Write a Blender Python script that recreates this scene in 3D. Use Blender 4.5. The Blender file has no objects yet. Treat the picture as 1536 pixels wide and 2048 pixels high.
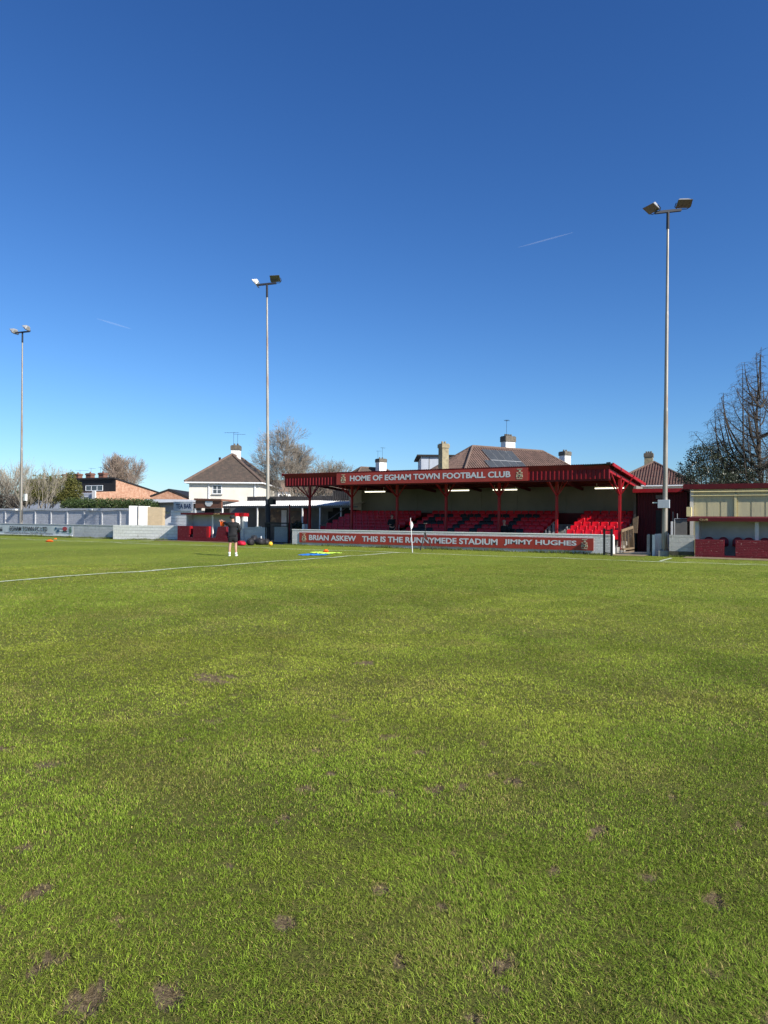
import bpy, math, random
import numpy as np
from mathutils import Vector, Matrix

R_ = math.radians
SC = bpy.context.scene
COL = SC.collection
# ---------------------------------------------------------------- camera
F = 1420.0; A = R_(30.5); PITCH = math.atan(16 / 1420); ROLL = math.atan(.0083); H = 1.6
cd = bpy.data.cameras.new('camera'); cam = bpy.data.objects.new('camera', cd); COL.objects.link(cam)
cd.sensor_fit = 'VERTICAL'; cd.sensor_height = 36; cd.sensor_width = 27; cd.lens = F / 2048 * 36
cd.clip_start = .05; cd.clip_end = 30000
cam.matrix_world = (Matrix.Translation((0, 0, H)) @ Matrix.Rotation(A, 4, 'Z') @ Matrix.Rotation(R_(90) + PITCH, 4, 'X')
                    @ Matrix.Rotation(ROLL, 4, 'Z'))
SC.camera = cam
# ---------------------------------------------------------------- sky, sun
SUN_EL = R_(33); SUN_AZ = R_(101)
w = bpy.data.worlds.new('World'); SC.world = w; w.use_nodes = True
nt = w.node_tree; nt.nodes.clear()
sky = nt.nodes.new('ShaderNodeTexSky'); sky.sky_type = 'NISHITA'; sky.sun_disc = False
sky.sun_elevation = SUN_EL; sky.sun_rotation = SUN_AZ; sky.altitude = 0; sky.air_density = 1.0; sky.dust_density = .35; sky.ozone_density = 3.2
bg = nt.nodes.new('ShaderNodeBackground'); bg.inputs[1].default_value = .10
wo = nt.nodes.new('ShaderNodeOutputWorld')
# clear spring air: per-channel response of the sky light (deeper blue overhead, pale blue at the horizon)
EXPO = .70
sp = nt.nodes.new('ShaderNodeSeparateColor'); cm = nt.nodes.new('ShaderNodeCombineColor'); nt.links.new(sky.outputs[0], sp.inputs[0])
for ch, (ga, gm) in enumerate(((.93, 1.41), (1.083, 1.246), (1.32, 1.10))):
    q0 = nt.nodes.new('ShaderNodeMath'); q0.operation = 'MULTIPLY'; q0.inputs[1].default_value = .115; nt.links.new(sp.outputs[ch], q0.inputs[0])
    q1 = nt.nodes.new('ShaderNodeMath'); q1.operation = 'POWER'; q1.inputs[1].default_value = gm; nt.links.new(q0.outputs[0], q1.inputs[0])
    q2 = nt.nodes.new('ShaderNodeMath'); q2.operation = 'MULTIPLY'; q2.inputs[1].default_value = ga / .10 / 2 ** EXPO; nt.links.new(q1.outputs[0], q2.inputs[0])
    nt.links.new(q2.outputs[0], cm.inputs[ch])
nt.links.new(cm.outputs[0], bg.inputs[0]); nt.links.new(bg.outputs[0], wo.inputs[0])
sd = bpy.data.lights.new('sun', 'SUN'); sd.energy = 4.8; sd.angle = R_(.5); sd.color = (1, .945, .86)
so = bpy.data.objects.new('sun', sd); COL.objects.link(so)
SV = Vector((math.cos(SUN_EL) * math.sin(SUN_AZ), math.cos(SUN_EL) * math.cos(SUN_AZ), math.sin(SUN_EL)))
so.rotation_euler = SV.to_track_quat('Z', 'Y').to_euler(); so.location = (30, -20, 40)
SC.view_settings.view_transform = 'Standard'; SC.view_settings.look = 'None'
SC.view_settings.exposure = EXPO; SC.view_settings.gamma = 1
SC.render.engine = 'CYCLES'; SC.cycles.use_denoising = True; SC.cycles.max_bounces = 6
SC.cycles.transparent_max_bounces = 8; SC.render.film_transparent = False


# ---------------------------------------------------------------- measured points -> metres (used for reading sizes off the survey)
def ray(x, y):
    dx, dy = x - 768, 1024 - y
    c, s = math.cos(ROLL), math.sin(ROLL)
    u = dx * c - dy * s; v = dx * s + dy * c
    f = F * math.cos(PITCH) - v * math.sin(PITCH); z = F * math.sin(PITCH) + v * math.cos(PITCH)
    return (u * math.cos(A) - f * math.sin(A), u * math.sin(A) + f * math.cos(A), z)
def PG(x, y, z=0.):
    r = ray(x, y); t = (z - H) / r[2]; return Vector((r[0] * t, r[1] * t, z))
def PY(x, y, Y):
    r = ray(x, y); t = Y / r[1]; return Vector((r[0] * t, Y, H + r[2] * t))
def PD(x, y, d):
    r = ray(x, y); f = -r[0] * math.sin(A) + r[1] * math.cos(A); t = d / f
    return Vector((r[0] * t, r[1] * t, H + r[2] * t))

# ---------------------------------------------------------------- materials
MATS = {}
def mat(name, c1, c2=None, rough=.75, scale=4., detail=6, bump=0., bscale=40., brick=None, metal=0., spec=.3, emit=None, stretch=None,
        sub=None, thr=(.35, .65), c3=None, s3=1.2, thr3=(.55, .7)):
    if name in MATS: return MATS[name]
    m = bpy.data.materials.new(name); m.use_nodes = True; MATS[name] = m
    n = m.node_tree; L = n.links; bs = n.nodes['Principled BSDF']
    bs.inputs['Roughness'].default_value = rough; bs.inputs['Metallic'].default_value = metal
    bs.inputs['Specular IOR Level'].default_value = spec
    bs.inputs['Base Color'].default_value = (*c1, 1)
    tc = n.nodes.new('ShaderNodeTexCoord'); vec = tc.outputs['Object']
    if stretch:
        mp = n.nodes.new('ShaderNodeMapping'); mp.inputs['Scale'].default_value = stretch; L.new(vec, mp.inputs[0]); vs = mp.outputs[0]
    else: vs = vec
    col = None; hgt = None
    def noise(sc, v, dt=detail):
        q = n.nodes.new('ShaderNodeTexNoise'); q.inputs['Scale'].default_value = sc; q.inputs['Detail'].default_value = dt
        q.inputs['Roughness'].default_value = .62; L.new(v, q.inputs['Vector']); return q.outputs['Fac']
    def ramp(f, a, b):
        q = n.nodes.new('ShaderNodeMapRange'); q.inputs[1].default_value = a; q.inputs[2].default_value = b; L.new(f, q.inputs[0]); return q.outputs[0]
    def mix(f, a, b):
        q = n.nodes.new('ShaderNodeMix'); q.data_type = 'RGBA'
        if f is not None: L.new(f, q.inputs[0])
        for s_, k in ((a, 6), (b, 7)):
            if isinstance(s_, tuple): q.inputs[k].default_value = (*s_, 1)
            else: L.new(s_, q.inputs[k])
        return q.outputs[2]
    if brick:
        bw, bh, mc, mw = brick[:4]; b2 = brick[4] if len(brick) > 4 else c2 or c1
        sx = n.nodes.new('ShaderNodeSeparateXYZ'); L.new(vec, sx.inputs[0])
        ad = n.nodes.new('ShaderNodeMath'); ad.operation = 'ADD'; L.new(sx.outputs[0], ad.inputs[0]); L.new(sx.outputs[1], ad.inputs[1])
        cb = n.nodes.new('ShaderNodeCombineXYZ'); L.new(ad.outputs[0], cb.inputs[0]); L.new(sx.outputs[2], cb.inputs[1])
        bt = n.nodes.new('ShaderNodeTexBrick'); L.new(cb.outputs[0], bt.inputs['Vector'])
        bt.inputs['Scale'].default_value = 1; bt.inputs['Brick Width'].default_value = bw; bt.inputs['Row Height'].default_value = bh
        bt.inputs['Mortar Size'].default_value = mw; bt.inputs['Mortar Smooth'].default_value = .3
        bt.inputs['Color1'].default_value = (*c1, 1); bt.inputs['Color2'].default_value = (*b2, 1); bt.inputs['Mortar'].default_value = (*mc, 1)
        col = bt.outputs['Color']; hgt = bt.outputs['Fac']
    if c2:
        col = mix(ramp(noise(scale, vs), *thr), col if col is not None else c1, c2)
    if c3:
        col = mix(ramp(noise(s3, vs, 4), *thr3), col if col is not None else c1, c3)
    if col is not None: L.new(col, bs.inputs['Base Color'])
    if bump or hgt is not None:
        bp = n.nodes.new('ShaderNodeBump'); bp.inputs['Strength'].default_value = bump or .4; bp.inputs['Distance'].default_value = .02
        if hgt is not None:
            ml = n.nodes.new('ShaderNodeMath'); ml.operation = 'MULTIPLY_ADD'; ml.inputs[1].default_value = -1.
            L.new(hgt, ml.inputs[0]); L.new(noise(bscale, vec), ml.inputs[2]); L.new(ml.outputs[0], bp.inputs['Height'])
        else: L.new(noise(bscale, vec), bp.inputs['Height'])
        L.new(bp.outputs[0], bs.inputs['Normal'])
    if emit:
        bs.inputs['Emission Color'].default_value = (*emit[0], 1); bs.inputs['Emission Strength'].default_value = emit[1]
    return m

RED = mat('red_paint', (.34, .006, .012), (.25, .006, .010), .42, 3, bump=.1, spec=.4)
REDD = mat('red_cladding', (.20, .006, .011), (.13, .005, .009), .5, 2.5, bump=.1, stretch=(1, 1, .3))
DRED = mat('dark_and_shaded_red', (.11, .006, .010), (.075, .005, .008), .6, 2.5, stretch=(1, 1, .3))
SIGN = mat('sign_red', (.30, .030, .020), (.35, .040, .026), .38, .8, detail=2, spec=.45)
LETW = mat('sign_letters', (.52, .545, .58), rough=.5)
CREST = mat('crest_gold', (.55, .47, .30), (.40, .36, .26), .5, 20)
CRESTD = mat('crest_dark', (.10, .09, .07), rough=.6)
WHITE = mat('white_paint', (.80, .79, .76), (.70, .69, .65), .6, 3, bump=.1)
WHITEW = mat('white_blockwork', (.84, .83, .79), (.72, .71, .67), .85, 5, bump=1.0, bscale=28, brick=(.45, .225, (.46, .46, .43), .012), c3=(.36, .35, .30), s3=2.2, thr3=(.62, .8))
WHITEB = mat('white_brickwork', (.86, .86, .83), (.66, .66, .64), .85, 7, bump=1.0, bscale=30, brick=(.225, .075, (.42, .42, .41), .010), c3=(.33, .32, .29), s3=3, thr3=(.62, .8))
GREYW = mat('grey_and_shade_tinted_block', (.54, .55, .56), (.42, .43, .45), .9, 4, bump=.9, bscale=24, brick=(.45, .225, (.60, .61, .62), .010, (.40, .42, .44)), c3=(.25, .26, .27), s3=1.6, thr3=(.6, .8))
GREYB = mat('grey_block', (.56, .54, .50), (.42, .41, .38), .9, 5, bump=1., bscale=26, brick=(.45, .225, (.47, .46, .43), .012), c3=(.13, .12, .08), s3=2, thr3=(.62, .75))
MOSS = mat('damp_plinth', (.10, .09, .06), (.05, .05, .03), .95, 7, bump=.8)
CREAM = mat('cream_render', (.70, .66, .57), (.62, .58, .50), .85, 1.2, bump=.25, bscale=60)
CREAMP = mat('cream_shutter', (.62, .54, .31), (.52, .46, .28), .6, 3, stretch=(3, 1, .4), c3=(.34, .31, .22), s3=1.4, bump=.1)
CREAMT = mat('cream_trim', (.74, .63, .30), (.60, .52, .28), .55, 4)
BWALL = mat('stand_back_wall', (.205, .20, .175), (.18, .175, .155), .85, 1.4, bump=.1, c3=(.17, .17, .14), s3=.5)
GWALL = mat('dugout_lining', (.50, .50, .51), (.42, .42, .43), .8, 2.2, bump=.2)
REDB = mat('red_painted_brick', (.20, .005, .018), (.13, .004, .012), .6, 7, bump=1., bscale=30, brick=(.225, .075, (.13, .01, .02), .010), c3=(.36, .20, .18), s3=13, thr3=(.62, .70))
CONC = mat('concrete', (.34, .33, .30), (.24, .23, .21), .9, 4, bump=.5)
CONCP = mat('concrete_path', (.30, .28, .25), (.22, .21, .18), .95, 1.5, bump=.4, c3=(.15, .14, .10), s3=.6)
TILEB = mat('brown_roof_tiles', (.105, .083, .064), (.070, .056, .046), .85, 3, bump=.8, bscale=20, brick=(.2, .12, (.05, .04, .03), .006, (.13, .09, .07)))
PAN = mat('red_pantiles', (.19, .122, .098), (.125, .083, .068), .85, 1.3, bump=.6, bscale=10, c3=(.10, .07, .055), s3=3)
PAND = mat('dark_pantiles', (.115, .072, .058), (.10, .045, .038), .8, 1.3, bump=.6, bscale=10, c3=(.07, .045, .04), s3=3)
BRICKO = mat('orange_brick', (.52, .27, .16), (.40, .20, .12), .9, 3, bump=.7, brick=(.225, .075, (.52, .44, .36), .010, (.60, .34, .22)), c3=(.30, .15, .10), s3=.8)
BRICKT = mat('tan_brick', (.52, .40, .24), (.42, .33, .21), .9, 3, bump=.7, brick=(.225, .075, (.45, .38, .28), .010))
BRICKR = mat('chimney_brick', (.26, .10, .06), (.16, .07, .05), .9, 4, bump=.7, brick=(.225, .075, (.25, .20, .16), .012))
STONE = mat('stained_render', (.34, .29, .18), (.22, .19, .13), .9, 3, bump=.7, c3=(.14, .12, .08), s3=2.5)
SOOT = mat('sooty_brick', (.17, .15, .12), (.09, .08, .065), .95, 6, bump=.7)
SLATE = mat('dark_slate_hanging', (.028, .026, .027), (.018, .017, .018), .7, 5, bump=.4, brick=(.3, .14, (.012, .012, .012), .01))
CLAD = mat('pale_cladding', (.42, .45, .50), (.36, .39, .44), .7, 2, stretch=(1, 1, .2))
TIMB = mat('brown_timber', (.24, .105, .065), (.16, .075, .05), .75, 3, bump=.4, stretch=(.3, 1, 6))
GALV = mat('galvanised_steel', (.34, .31, .27), (.22, .20, .17), .5, 2.5, metal=.55, spec=.5, stretch=(3, 3, .35), c3=(.30, .17, .10), s3=1.1, thr3=(.56, .66))
GALVR = mat('rusting_steel', (.42, .40, .36), (.30, .27, .23), .6, 2.5, metal=.4, spec=.4, stretch=(3, 3, .35), c3=(.28, .15, .09), s3=1.0, thr3=(.52, .66))
DKMET = mat('dark_steel', (.014, .017, .028), (.022, .026, .038), .6, 4)
BLACK = mat('black_metal', (.012, .013, .014), (.022, .022, .022), .5, 6)
ALU = mat('cast_aluminium', (.62, .61, .57), (.50, .49, .45), .38, 5, metal=.6, spec=.5)
LENS = mat('floodlight_glass', (.15, .14, .11), (.08, .078, .065), .25, 14, spec=.6)
SEATR = mat('red_seat_plastic', (.62, .006, .016), (.52, .005, .013), .35, 2, spec=.5)
SEATK = mat('black_seat_plastic', (.012, .012, .013), rough=.4, spec=.45)
SEATD = mat('dark_red_seat_plastic', (.22, .008, .016), rough=.4, spec=.45)
TUBE = mat('fluorescent_tube', (.9, .88, .75), rough=.5, emit=((1., .93, .72), 1.6))
CORR = mat('corrugated_white_sheet', (.72, .71, .68), (.60, .59, .56), .55, 1.5, c3=(.45, .44, .40), s3=.8)
CORRD = mat('weathered_dark_sheet', (.085, .075, .070), (.05, .045, .042), .8, 2)
POSTER = mat('noticeboard_poster', (.22, .13, .08), (.10, .09, .08), .6, 1.4, detail=3, c3=(.40, .28, .16), s3=2.2)
INTD = mat('dark_interior', (.035, .032, .028), (.022, .02, .018), .9, 2)
INTG = mat('grey_interior', (.20, .19, .17), (.14, .135, .12), .9, 1.5)
GLASS = mat('window_glass', (.035, .04, .05), (.08, .09, .10), .08, 1.5, spec=.8)
PVC = mat('white_frame', (.75, .76, .76), rough=.4)
GATEW = mat('weathered_wood', (.24, .17, .10), (.15, .11, .07), .85, 5, stretch=(1, 1, .3), bump=.4)
SOLAR = mat('solar_panel', (.045, .05, .058), (.06, .068, .078), .5, 1, spec=.12)
ALFR = mat('panel_frame', (.30, .31, .32), rough=.5, metal=.3)
GREEN1 = mat('hedge_leaves', (.030, .055, .014), (.060, .090, .022), .5, 1.4, spec=.35, c3=(.09, .12, .035), s3=3)
GREEN2 = mat('conifer_leaves', (.075, .085, .018), (.12, .11, .028), .6, 1.2, spec=.2, c3=(.04, .05, .012), s3=2)
GREEN3 = mat('evergreen_leaves', (.014, .022, .010), (.030, .040, .016), .45, 1.2, spec=.35, c3=(.05, .05, .02), s3=3)
BARK = mat('grey_bark', (.20, .17, .13), (.13, .11, .085), .9, 3, bump=.5)
BARKM = mat('brown_grey_bark', (.25, .22, .18), (.17, .145, .12), .9, 3)
BARKP = mat('pale_bark', (.30, .265, .21), (.20, .175, .14), .9, 3)
BARKD = mat('dark_bark', (.085, .072, .058), (.050, .043, .036), .9, 3, bump=.5)
BARKB = mat('reddish_bark', (.25, .19, .15), (.18, .14, .115), .9, 3)
BUD = mat('tree_buds', (.17, .15, .08), (.11, .10, .06), .8, 2)
SKIN = mat('skin', (.50, .29, .21), (.44, .25, .18), .55, 8)
CLOTHK = mat('black_cloth', (.012, .012, .014), (.02, .02, .023), .85, 12, bump=.3)
CLOTHW = mat('white_cloth', (.75, .75, .74), rough=.8)
HAIRG = mat('grey_hair', (.30, .28, .26), (.20, .19, .18), .7, 30)
ORANGE = mat('orange_plastic', (.85, .16, .015), (.75, .12, .012), .5, 6)
YELB = mat('ball_yellow', (.80, .48, .04), (.72, .40, .04), .4, 5)
BIBB = mat('blue_bib', (.012, .10, .36), (.02, .16, .45), .7, 12)
BIBY = mat('lime_bib', (.50, .75, .10), (.40, .62, .07), .7, 9)
BAGR = mat('red_bag_cloth', (.62, .012, .05), (.45, .01, .035), .6, 7, bump=.5)
BAGK = mat('black_bag_cloth', (.016, .015, .018), (.030, .028, .032), .6, 7, bump=.5)
PAINTL = mat('line_paint', (.72, .76, .60), (.40, .48, .24), .9, 9, thr=(.42, .62), bump=.6, bscale=60)
BANW = mat('banner_vinyl', (.52, .56, .60), (.46, .50, .54), .4, .9, detail=3, spec=.4)
BANK = mat('banner_print_dark', (.05, .055, .07), rough=.5)
BANR = mat('banner_print_red', (.36, .05, .06), rough=.5)
BANB = mat('banner_print_blue', (.04, .10, .18), rough=.5)
BANG = mat('banner_print_green', (.10, .18, .14), rough=.5)
NAVY = mat('navy_letters', (.012, .02, .08), rough=.5)
GOLD = mat('gold_letters', (.55, .42, .20), rough=.5)
DISTR = mat('distant_roof', (.24, .16, .11), (.17, .12, .09), .9, .6, bump=.3)

# ---------------------------------------------------------------- object helpers
ORG = {}
def thing(name, label, cat, loc=(0, 0, 0), rz=0, group=None):
    o = bpy.data.objects.new(name, None); COL.objects.link(o); o.empty_display_size = .2
    o.location = loc; o.rotation_euler = (0, 0, rz); o['label'] = label; o['category'] = cat
    if group: o['group'] = group
    ORG[o.name] = (Vector(loc), rz)
    return o
def tag(o, label=None, cat=None, group=None, kind=None):
    if label: o['label'] = label
    if cat: o['category'] = cat
    if group: o['group'] = group
    if kind: o['kind'] = kind
    return o
def tree_of(o):
    return [c for c in bpy.data.objects if c.parent == o]
KIDS = {}
def link(o, parent=None):
    COL.objects.link(o)
    if parent is not None:
        o.parent = parent; KIDS.setdefault(parent.name, []).append(o)
    return o
def copy_thing(src, loc, rz=None, label=None, group=None):
    r = src.copy(); COL.objects.link(r); r.location = loc
    if rz is not None: r.rotation_euler = (0, 0, rz)
    if label: r['label'] = label
    if group: r['group'] = group
    for ch in KIDS.get(src.name, []):
        c = ch.copy(); COL.objects.link(c); c.parent = r
        for g in KIDS.get(ch.name, []):
            d = g.copy(); COL.objects.link(d); d.parent = c
    return r

class MB:
    def __init__(s): s.v = []; s.f = []; s.m = []
    def add(s, vs, fs, mi=0):
        k = len(s.v); s.v += [tuple(v) for v in vs]; s.f += [tuple(i + k for i in f) for f in fs]; s.m += [mi] * len(fs); return s
    def box(s, x0, x1, y0, y1, z0, z1, mi=0):
        return s.add([(x0, y0, z0), (x1, y0, z0), (x1, y1, z0), (x0, y1, z0), (x0, y0, z1), (x1, y0, z1), (x1, y1, z1), (x0, y1, z1)],
                     [(0, 3, 2, 1), (4, 5, 6, 7), (0, 1, 5, 4), (1, 2, 6, 5), (2, 3, 7, 6), (3, 0, 4, 7)], mi)
    def hexa(s, p, mi=0):    # 8 corners, bottom 4 ccw, top 4 ccw
        return s.add(p, [(0, 3, 2, 1), (4, 5, 6, 7), (0, 1, 5, 4), (1, 2, 6, 5), (2, 3, 7, 6), (3, 0, 4, 7)], mi)
    def prism(s, poly, y0, y1, mi=0):   # poly in XZ (ccw seen from -Y), extruded along Y
        n = len(poly)
        return s.add([(x, y0, z) for x, z in poly] + [(x, y1, z) for x, z in poly],
                     [tuple(range(n)), tuple(range(2 * n - 1, n - 1, -1))] + [(i, n + i, n + (i + 1) % n, (i + 1) % n) for i in range(n)], mi)
    def prismx(s, poly, x0, x1, mi=0):  # poly in YZ, extruded along X
        n = len(poly)
        return s.add([(x0, y, z) for y, z in poly] + [(x1, y, z) for y, z in poly],
                     [tuple(range(n)), tuple(range(2 * n - 1, n - 1, -1))] + [(i, n + i, n + (i + 1) % n, (i + 1) % n) for i in range(n)], mi)
    def tube(s, a, b, r0, r1=None, n=8, cap=True, mi=0):
        r1 = r0 if r1 is None else r1
        a = Vector(a); b = Vector(b); d = (b - a)
        if d.length < 1e-6: return s
        d.normalize(); u = d.orthogonal().normalized(); v = d.cross(u)
        vs = [a + (u * math.cos(t) + v * math.sin(t)) * r0 for t in [2 * math.pi * i / n for i in range(n)]]
        vs += [b + (u * math.cos(t) + v * math.sin(t)) * r1 for t in [2 * math.pi * i / n for i in range(n)]]
        fs = [(i, (i + 1) % n, n + (i + 1) % n, n + i) for i in range(n)]
        if cap: fs += [tuple(range(n - 1, -1, -1)), tuple(range(n, 2 * n))]
        return s.add(vs, fs, mi)
    def path(s, pts, rs, n=8, mi=0, open_=False):
        for i in range(len(pts) - 1):
            s.tube(pts[i], pts[i + 1], rs[i] if hasattr(rs, '__len__') else rs, rs[i + 1] if hasattr(rs, '__len__') else rs, n, cap=(i in (0, len(pts) - 2)) and not open_, mi=mi)
        return s
    def bar(s, a, b, w, h, mi=0):
        a = Vector(a); b = Vector(b); d = (b - a).normalized()
        up = Vector((0, 0, 1)) if abs(d.z) < .95 else Vector((1, 0, 0))
        u = d.cross(up).normalized() * w / 2; v = u.cross(d).normalized() * h / 2
        return s.hexa([a - u - v, a + u - v, b + u - v, b - u - v, a - u + v, a + u + v, b + u + v, b - u + v], mi)
    def sphere(s, c, r, seg=16, rings=10, sc=(1, 1, 1), mi=0):
        c = Vector(c); vs = []; fs = []
        for i in range(rings + 1):
            th = math.pi * i / rings
            for j in range(seg):
                ph = 2 * math.pi * j / seg
                vs.append((c.x + r * sc[0] * math.sin(th) * math.cos(ph), c.y + r * sc[1] * math.sin(th) * math.sin(ph), c.z + r * sc[2] * math.cos(th)))
        for i in range(rings):
            for j in range(seg):
                fs.append((i * seg + j, (i + 1) * seg + j, (i + 1) * seg + (j + 1) % seg, i * seg + (j + 1) % seg))
        return s.add(vs, fs, mi)
    def build(s, name, material, parent=None, loc=None, world=True, bevel=0, smooth=False):
        me = bpy.data.meshes.new(name)
        off = Vector((0, 0, 0)); rz = 0
        if parent is not None and world:
            off, rz = ORG.get(parent.name, (Vector((0, 0, 0)), 0))
        if loc is not None: off = Vector(loc)
        if rz:
            M = Matrix.Rotation(-rz, 3, 'Z'); vs = [M @ (Vector(v) - off) for v in s.v]
        else: vs = [(v[0] - off.x, v[1] - off.y, v[2] - off.z) for v in s.v]
        me.from_pydata(vs, [], s.f)
        for m in (material if isinstance(material, (list, tuple)) else [material]): me.materials.append(m)
        if any(s.m): me.polygons.foreach_set('material_index', s.m)
        if smooth: me.polygons.foreach_set('use_smooth', [True] * len(me.polygons))
        me.validate(); me.update()
        o = bpy.data.objects.new(name, me); link(o, parent)
        ORG[o.name] = (off, rz)
        if loc is not None: o.location = loc
        if bevel:
            b = o.modifiers.new('bevel', 'BEVEL'); b.width = bevel; b.segments = 2; b.limit_method = 'ANGLE'
        return o

def text(name, s, x0, x1, z0, z1, y, m, parent=None, bold=.028, depth=.006):
    cu = bpy.data.curves.new(name, 'FONT'); cu.body = s; cu.size = 1; cu.offset = bold; cu.extrude = .01; cu.resolution_u = 3
    to = bpy.data.objects.new('tmp', cu); COL.objects.link(to)
    bpy.context.view_layer.update()
    me = bpy.data.meshes.new_from_object(to.evaluated_get(bpy.context.evaluated_depsgraph_get()))
    bpy.data.objects.remove(to)
    n = len(me.vertices); co = np.empty(n * 3); me.vertices.foreach_get('co', co); co = co.reshape(-1, 3)
    mn, mx = co.min(0), co.max(0)
    off = ORG[parent.name][0] if parent is not None and parent.name in ORG else Vector((0, 0, 0))
    X = x0 + (co[:, 0] - mn[0]) / (mx[0] - mn[0]) * (x1 - x0); Z = z0 + (co[:, 1] - mn[1]) / (mx[1] - mn[1]) * (z1 - z0)
    Yv = y - (co[:, 2] / .02 + .5) * depth
    me.vertices.foreach_set('co', np.stack([X - off.x, Yv - off.y, Z - off.z], 1).ravel()); me.materials.clear(); me.materials.append(m); me.update()
    o = bpy.data.objects.new(name, me); link(o, parent); return o

rng = np.random.default_rng(7)
_P = rng.random((256, 256))
def vnoise(x, y):
    xi = np.floor(x).astype(int); yi = np.floor(y).astype(int); fx = x - xi; fy = y - yi
    fx = fx * fx * (3 - 2 * fx); fy = fy * fy * (3 - 2 * fy)
    g = lambda a, b: _P[a & 255, b & 255]
    return (g(xi, yi) * (1 - fx) + g(xi + 1, yi) * fx) * (1 - fy) + (g(xi, yi + 1) * (1 - fx) + g(xi + 1, yi + 1) * fx) * fy
def fbm(x, y, o=4):
    r = 0; a = .5; t = 0
    for i in range(o): r = r + a * vnoise(x * 2 ** i + 17.3 * i, y * 2 ** i + 9.1 * i); t += a; a *= .5
    return r / t

# ================================================================ SETTING: ground
LX0, TY = -16.9, 30.13           # halfway line X, touchline Y
PITCH_Y1 = 35.6
mb = MB(); mb.add([(-900, -900, -.03), (900, -900, -.03), (900, 900, -.03), (-900, 900, -.03)], [(0, 1, 2, 3)])
tag(mb.build('ground', CONCP), kind='structure')

# bare patches on the pitch (centre px of survey, half sizes m)
patches = [(180, 2010, .22, .12), (330, 1992, .14, .08), (80, 1945, .20, .09), (885, 1815, .10, .08), (800, 1920, .10, .06), (665, 1555, .10, .07),
           (770, 1588, .12, .09), (870, 1585, .13, .10), (925, 1577, .08, .07), (985, 1556, .10, .09), (465, 1735, .07, .05), (905, 1710, .10, .06),
           (840, 1508, .12, .08), (1040, 1570, .16, .08), (1300, 1760, .14, .09), (1110, 1753, .08, .06), (630, 1505, .09, .08), (780, 1590, .1, .08),
           (570, 1640, .08, .06), (950, 2035, .10, .06), (1425, 1800, .14, .08), (60, 1700, .12, .09), (1010, 1930, .12, .08), (570, 1845, .1, .06),
           (1190, 1670, .12, .09), (1340, 1595, .1, .1), (230, 1850, .16, .06), (430, 1355, .28, .07), (735, 1330, .2, .05), (1000, 1980, .1, .05),
           (610, 1585, .1, .08), (760, 1780, .09, .05), (1480, 1655, .11, .08), (300, 1530, .15, .1), (20, 1500, .2, .12)]
PT = [(*PG(a, b)[:2], c * .36, d * .62) for a, b, c, d in patches]
PT[27] = (*PT[27][:2], .22, .20); PT[28] = (*PT[28][:2], .15, .14)
def dirt_at(x, y):
    d = np.zeros_like(x)
    wob = fbm(x * 9, y * 9, 3) - .5; wob2 = fbm(x * 31, y * 31, 2) - .5
    for cx, cy, sx, sy in PT:
        rr = np.sqrt(((x - cx) / sx) ** 2 + ((y - cy) / sy) ** 2) + wob * 2.4 + wob2 * 1.8
        d = np.maximum(d, np.clip(1.25 - rr, 0, 1))
    n1 = fbm(x * 1.1 + 3, y * 1.1, 4); n2 = fbm(x * 6.5, y * 6.5, 3)
    nearm = np.clip((9.5 - np.hypot(x, y)) / 5, 0, 1)
    d = np.maximum(d, np.clip((n1 - .54) * 5, 0, 1) * np.clip((n2 - .60) * 7, 0, 1) * nearm * .8)
    return np.clip(d * 1.3, 0, 1)
lines = [(-90., -.3 + TY, 25., TY - .3 + .0, .06)]
def line_at(x, y):
    l = np.abs(y - TY) < .065
    l |= (np.abs(x - LX0) < .06) & (y < TY)
    l |= (np.abs(y - TY - 1.15) < .04) & (x < -30.5) & (((x * .7) % 1) < .75)
    l |= (np.abs(x + 4.95 + 0 * y) < .06) & (y > TY + .35) & (y < TY + 3.)
    l |= (np.abs(x + 37.8) < .05) & (y > TY + .35) & (y < TY + 3.)
    return l
def rise(x, y):
    return (fbm(x * .9, y * .9, 2) - .5) * .04 + .014

NR, = (420,)
th = []
t0 = -math.pi
a_view = A
angs = np.concatenate([np.linspace(-R_(180), -R_(42), 60, endpoint=False), np.linspace(-R_(42), R_(42), 620, endpoint=False), np.linspace(R_(42), R_(180), 60, endpoint=False)])
ux = np.sin(angs - a_view); uy = np.cos(angs - a_view)
X0, X1, Y0_, Y1_ = -95., 30., -30., PITCH_Y1
with np.errstate(divide='ignore'):
    tx = np.where(ux > 0, X1 / ux, X0 / ux); ty = np.where(uy > 0, Y1_ / uy, Y0_ / uy)
Rm = np.minimum(np.abs(tx), np.abs(ty))
t = (np.arange(NR + 1) / NR) ** 2.4
RR = Rm[None, :] * t[:, None]
GX = RR * ux[None, :]; GY = RR * uy[None, :]
GZ = rise(GX, GY) * np.clip((Rm[None, :] - RR) / 2, 0, 1) + .0
D_ = dirt_at(GX, GY)
GZ = GZ - .004 - D_ * .012 + D_ * (fbm(GX * 45, GY * 45, 2) - .5) * .03 * (np.hypot(GX, GY) < 12)
GZ = np.maximum(GZ, -.022)
na = len(angs)
me = bpy.data.meshes.new('pitch')
me.vertices.add((NR + 1) * na); me.vertices.foreach_set('co', np.stack([GX, GY, GZ], -1).ravel())
i, j = np.meshgrid(np.arange(NR), np.arange(na), indexing='ij')
quad = np.stack([i * na + j, (i + 1) * na + j, (i + 1) * na + (j + 1) % na, i * na + (j + 1) % na], -1).reshape(-1, 4)[:, ::-1]
me.loops.add(quad.size); me.loops.foreach_set('vertex_index', quad.ravel()); me.polygons.add(len(quad))
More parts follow.
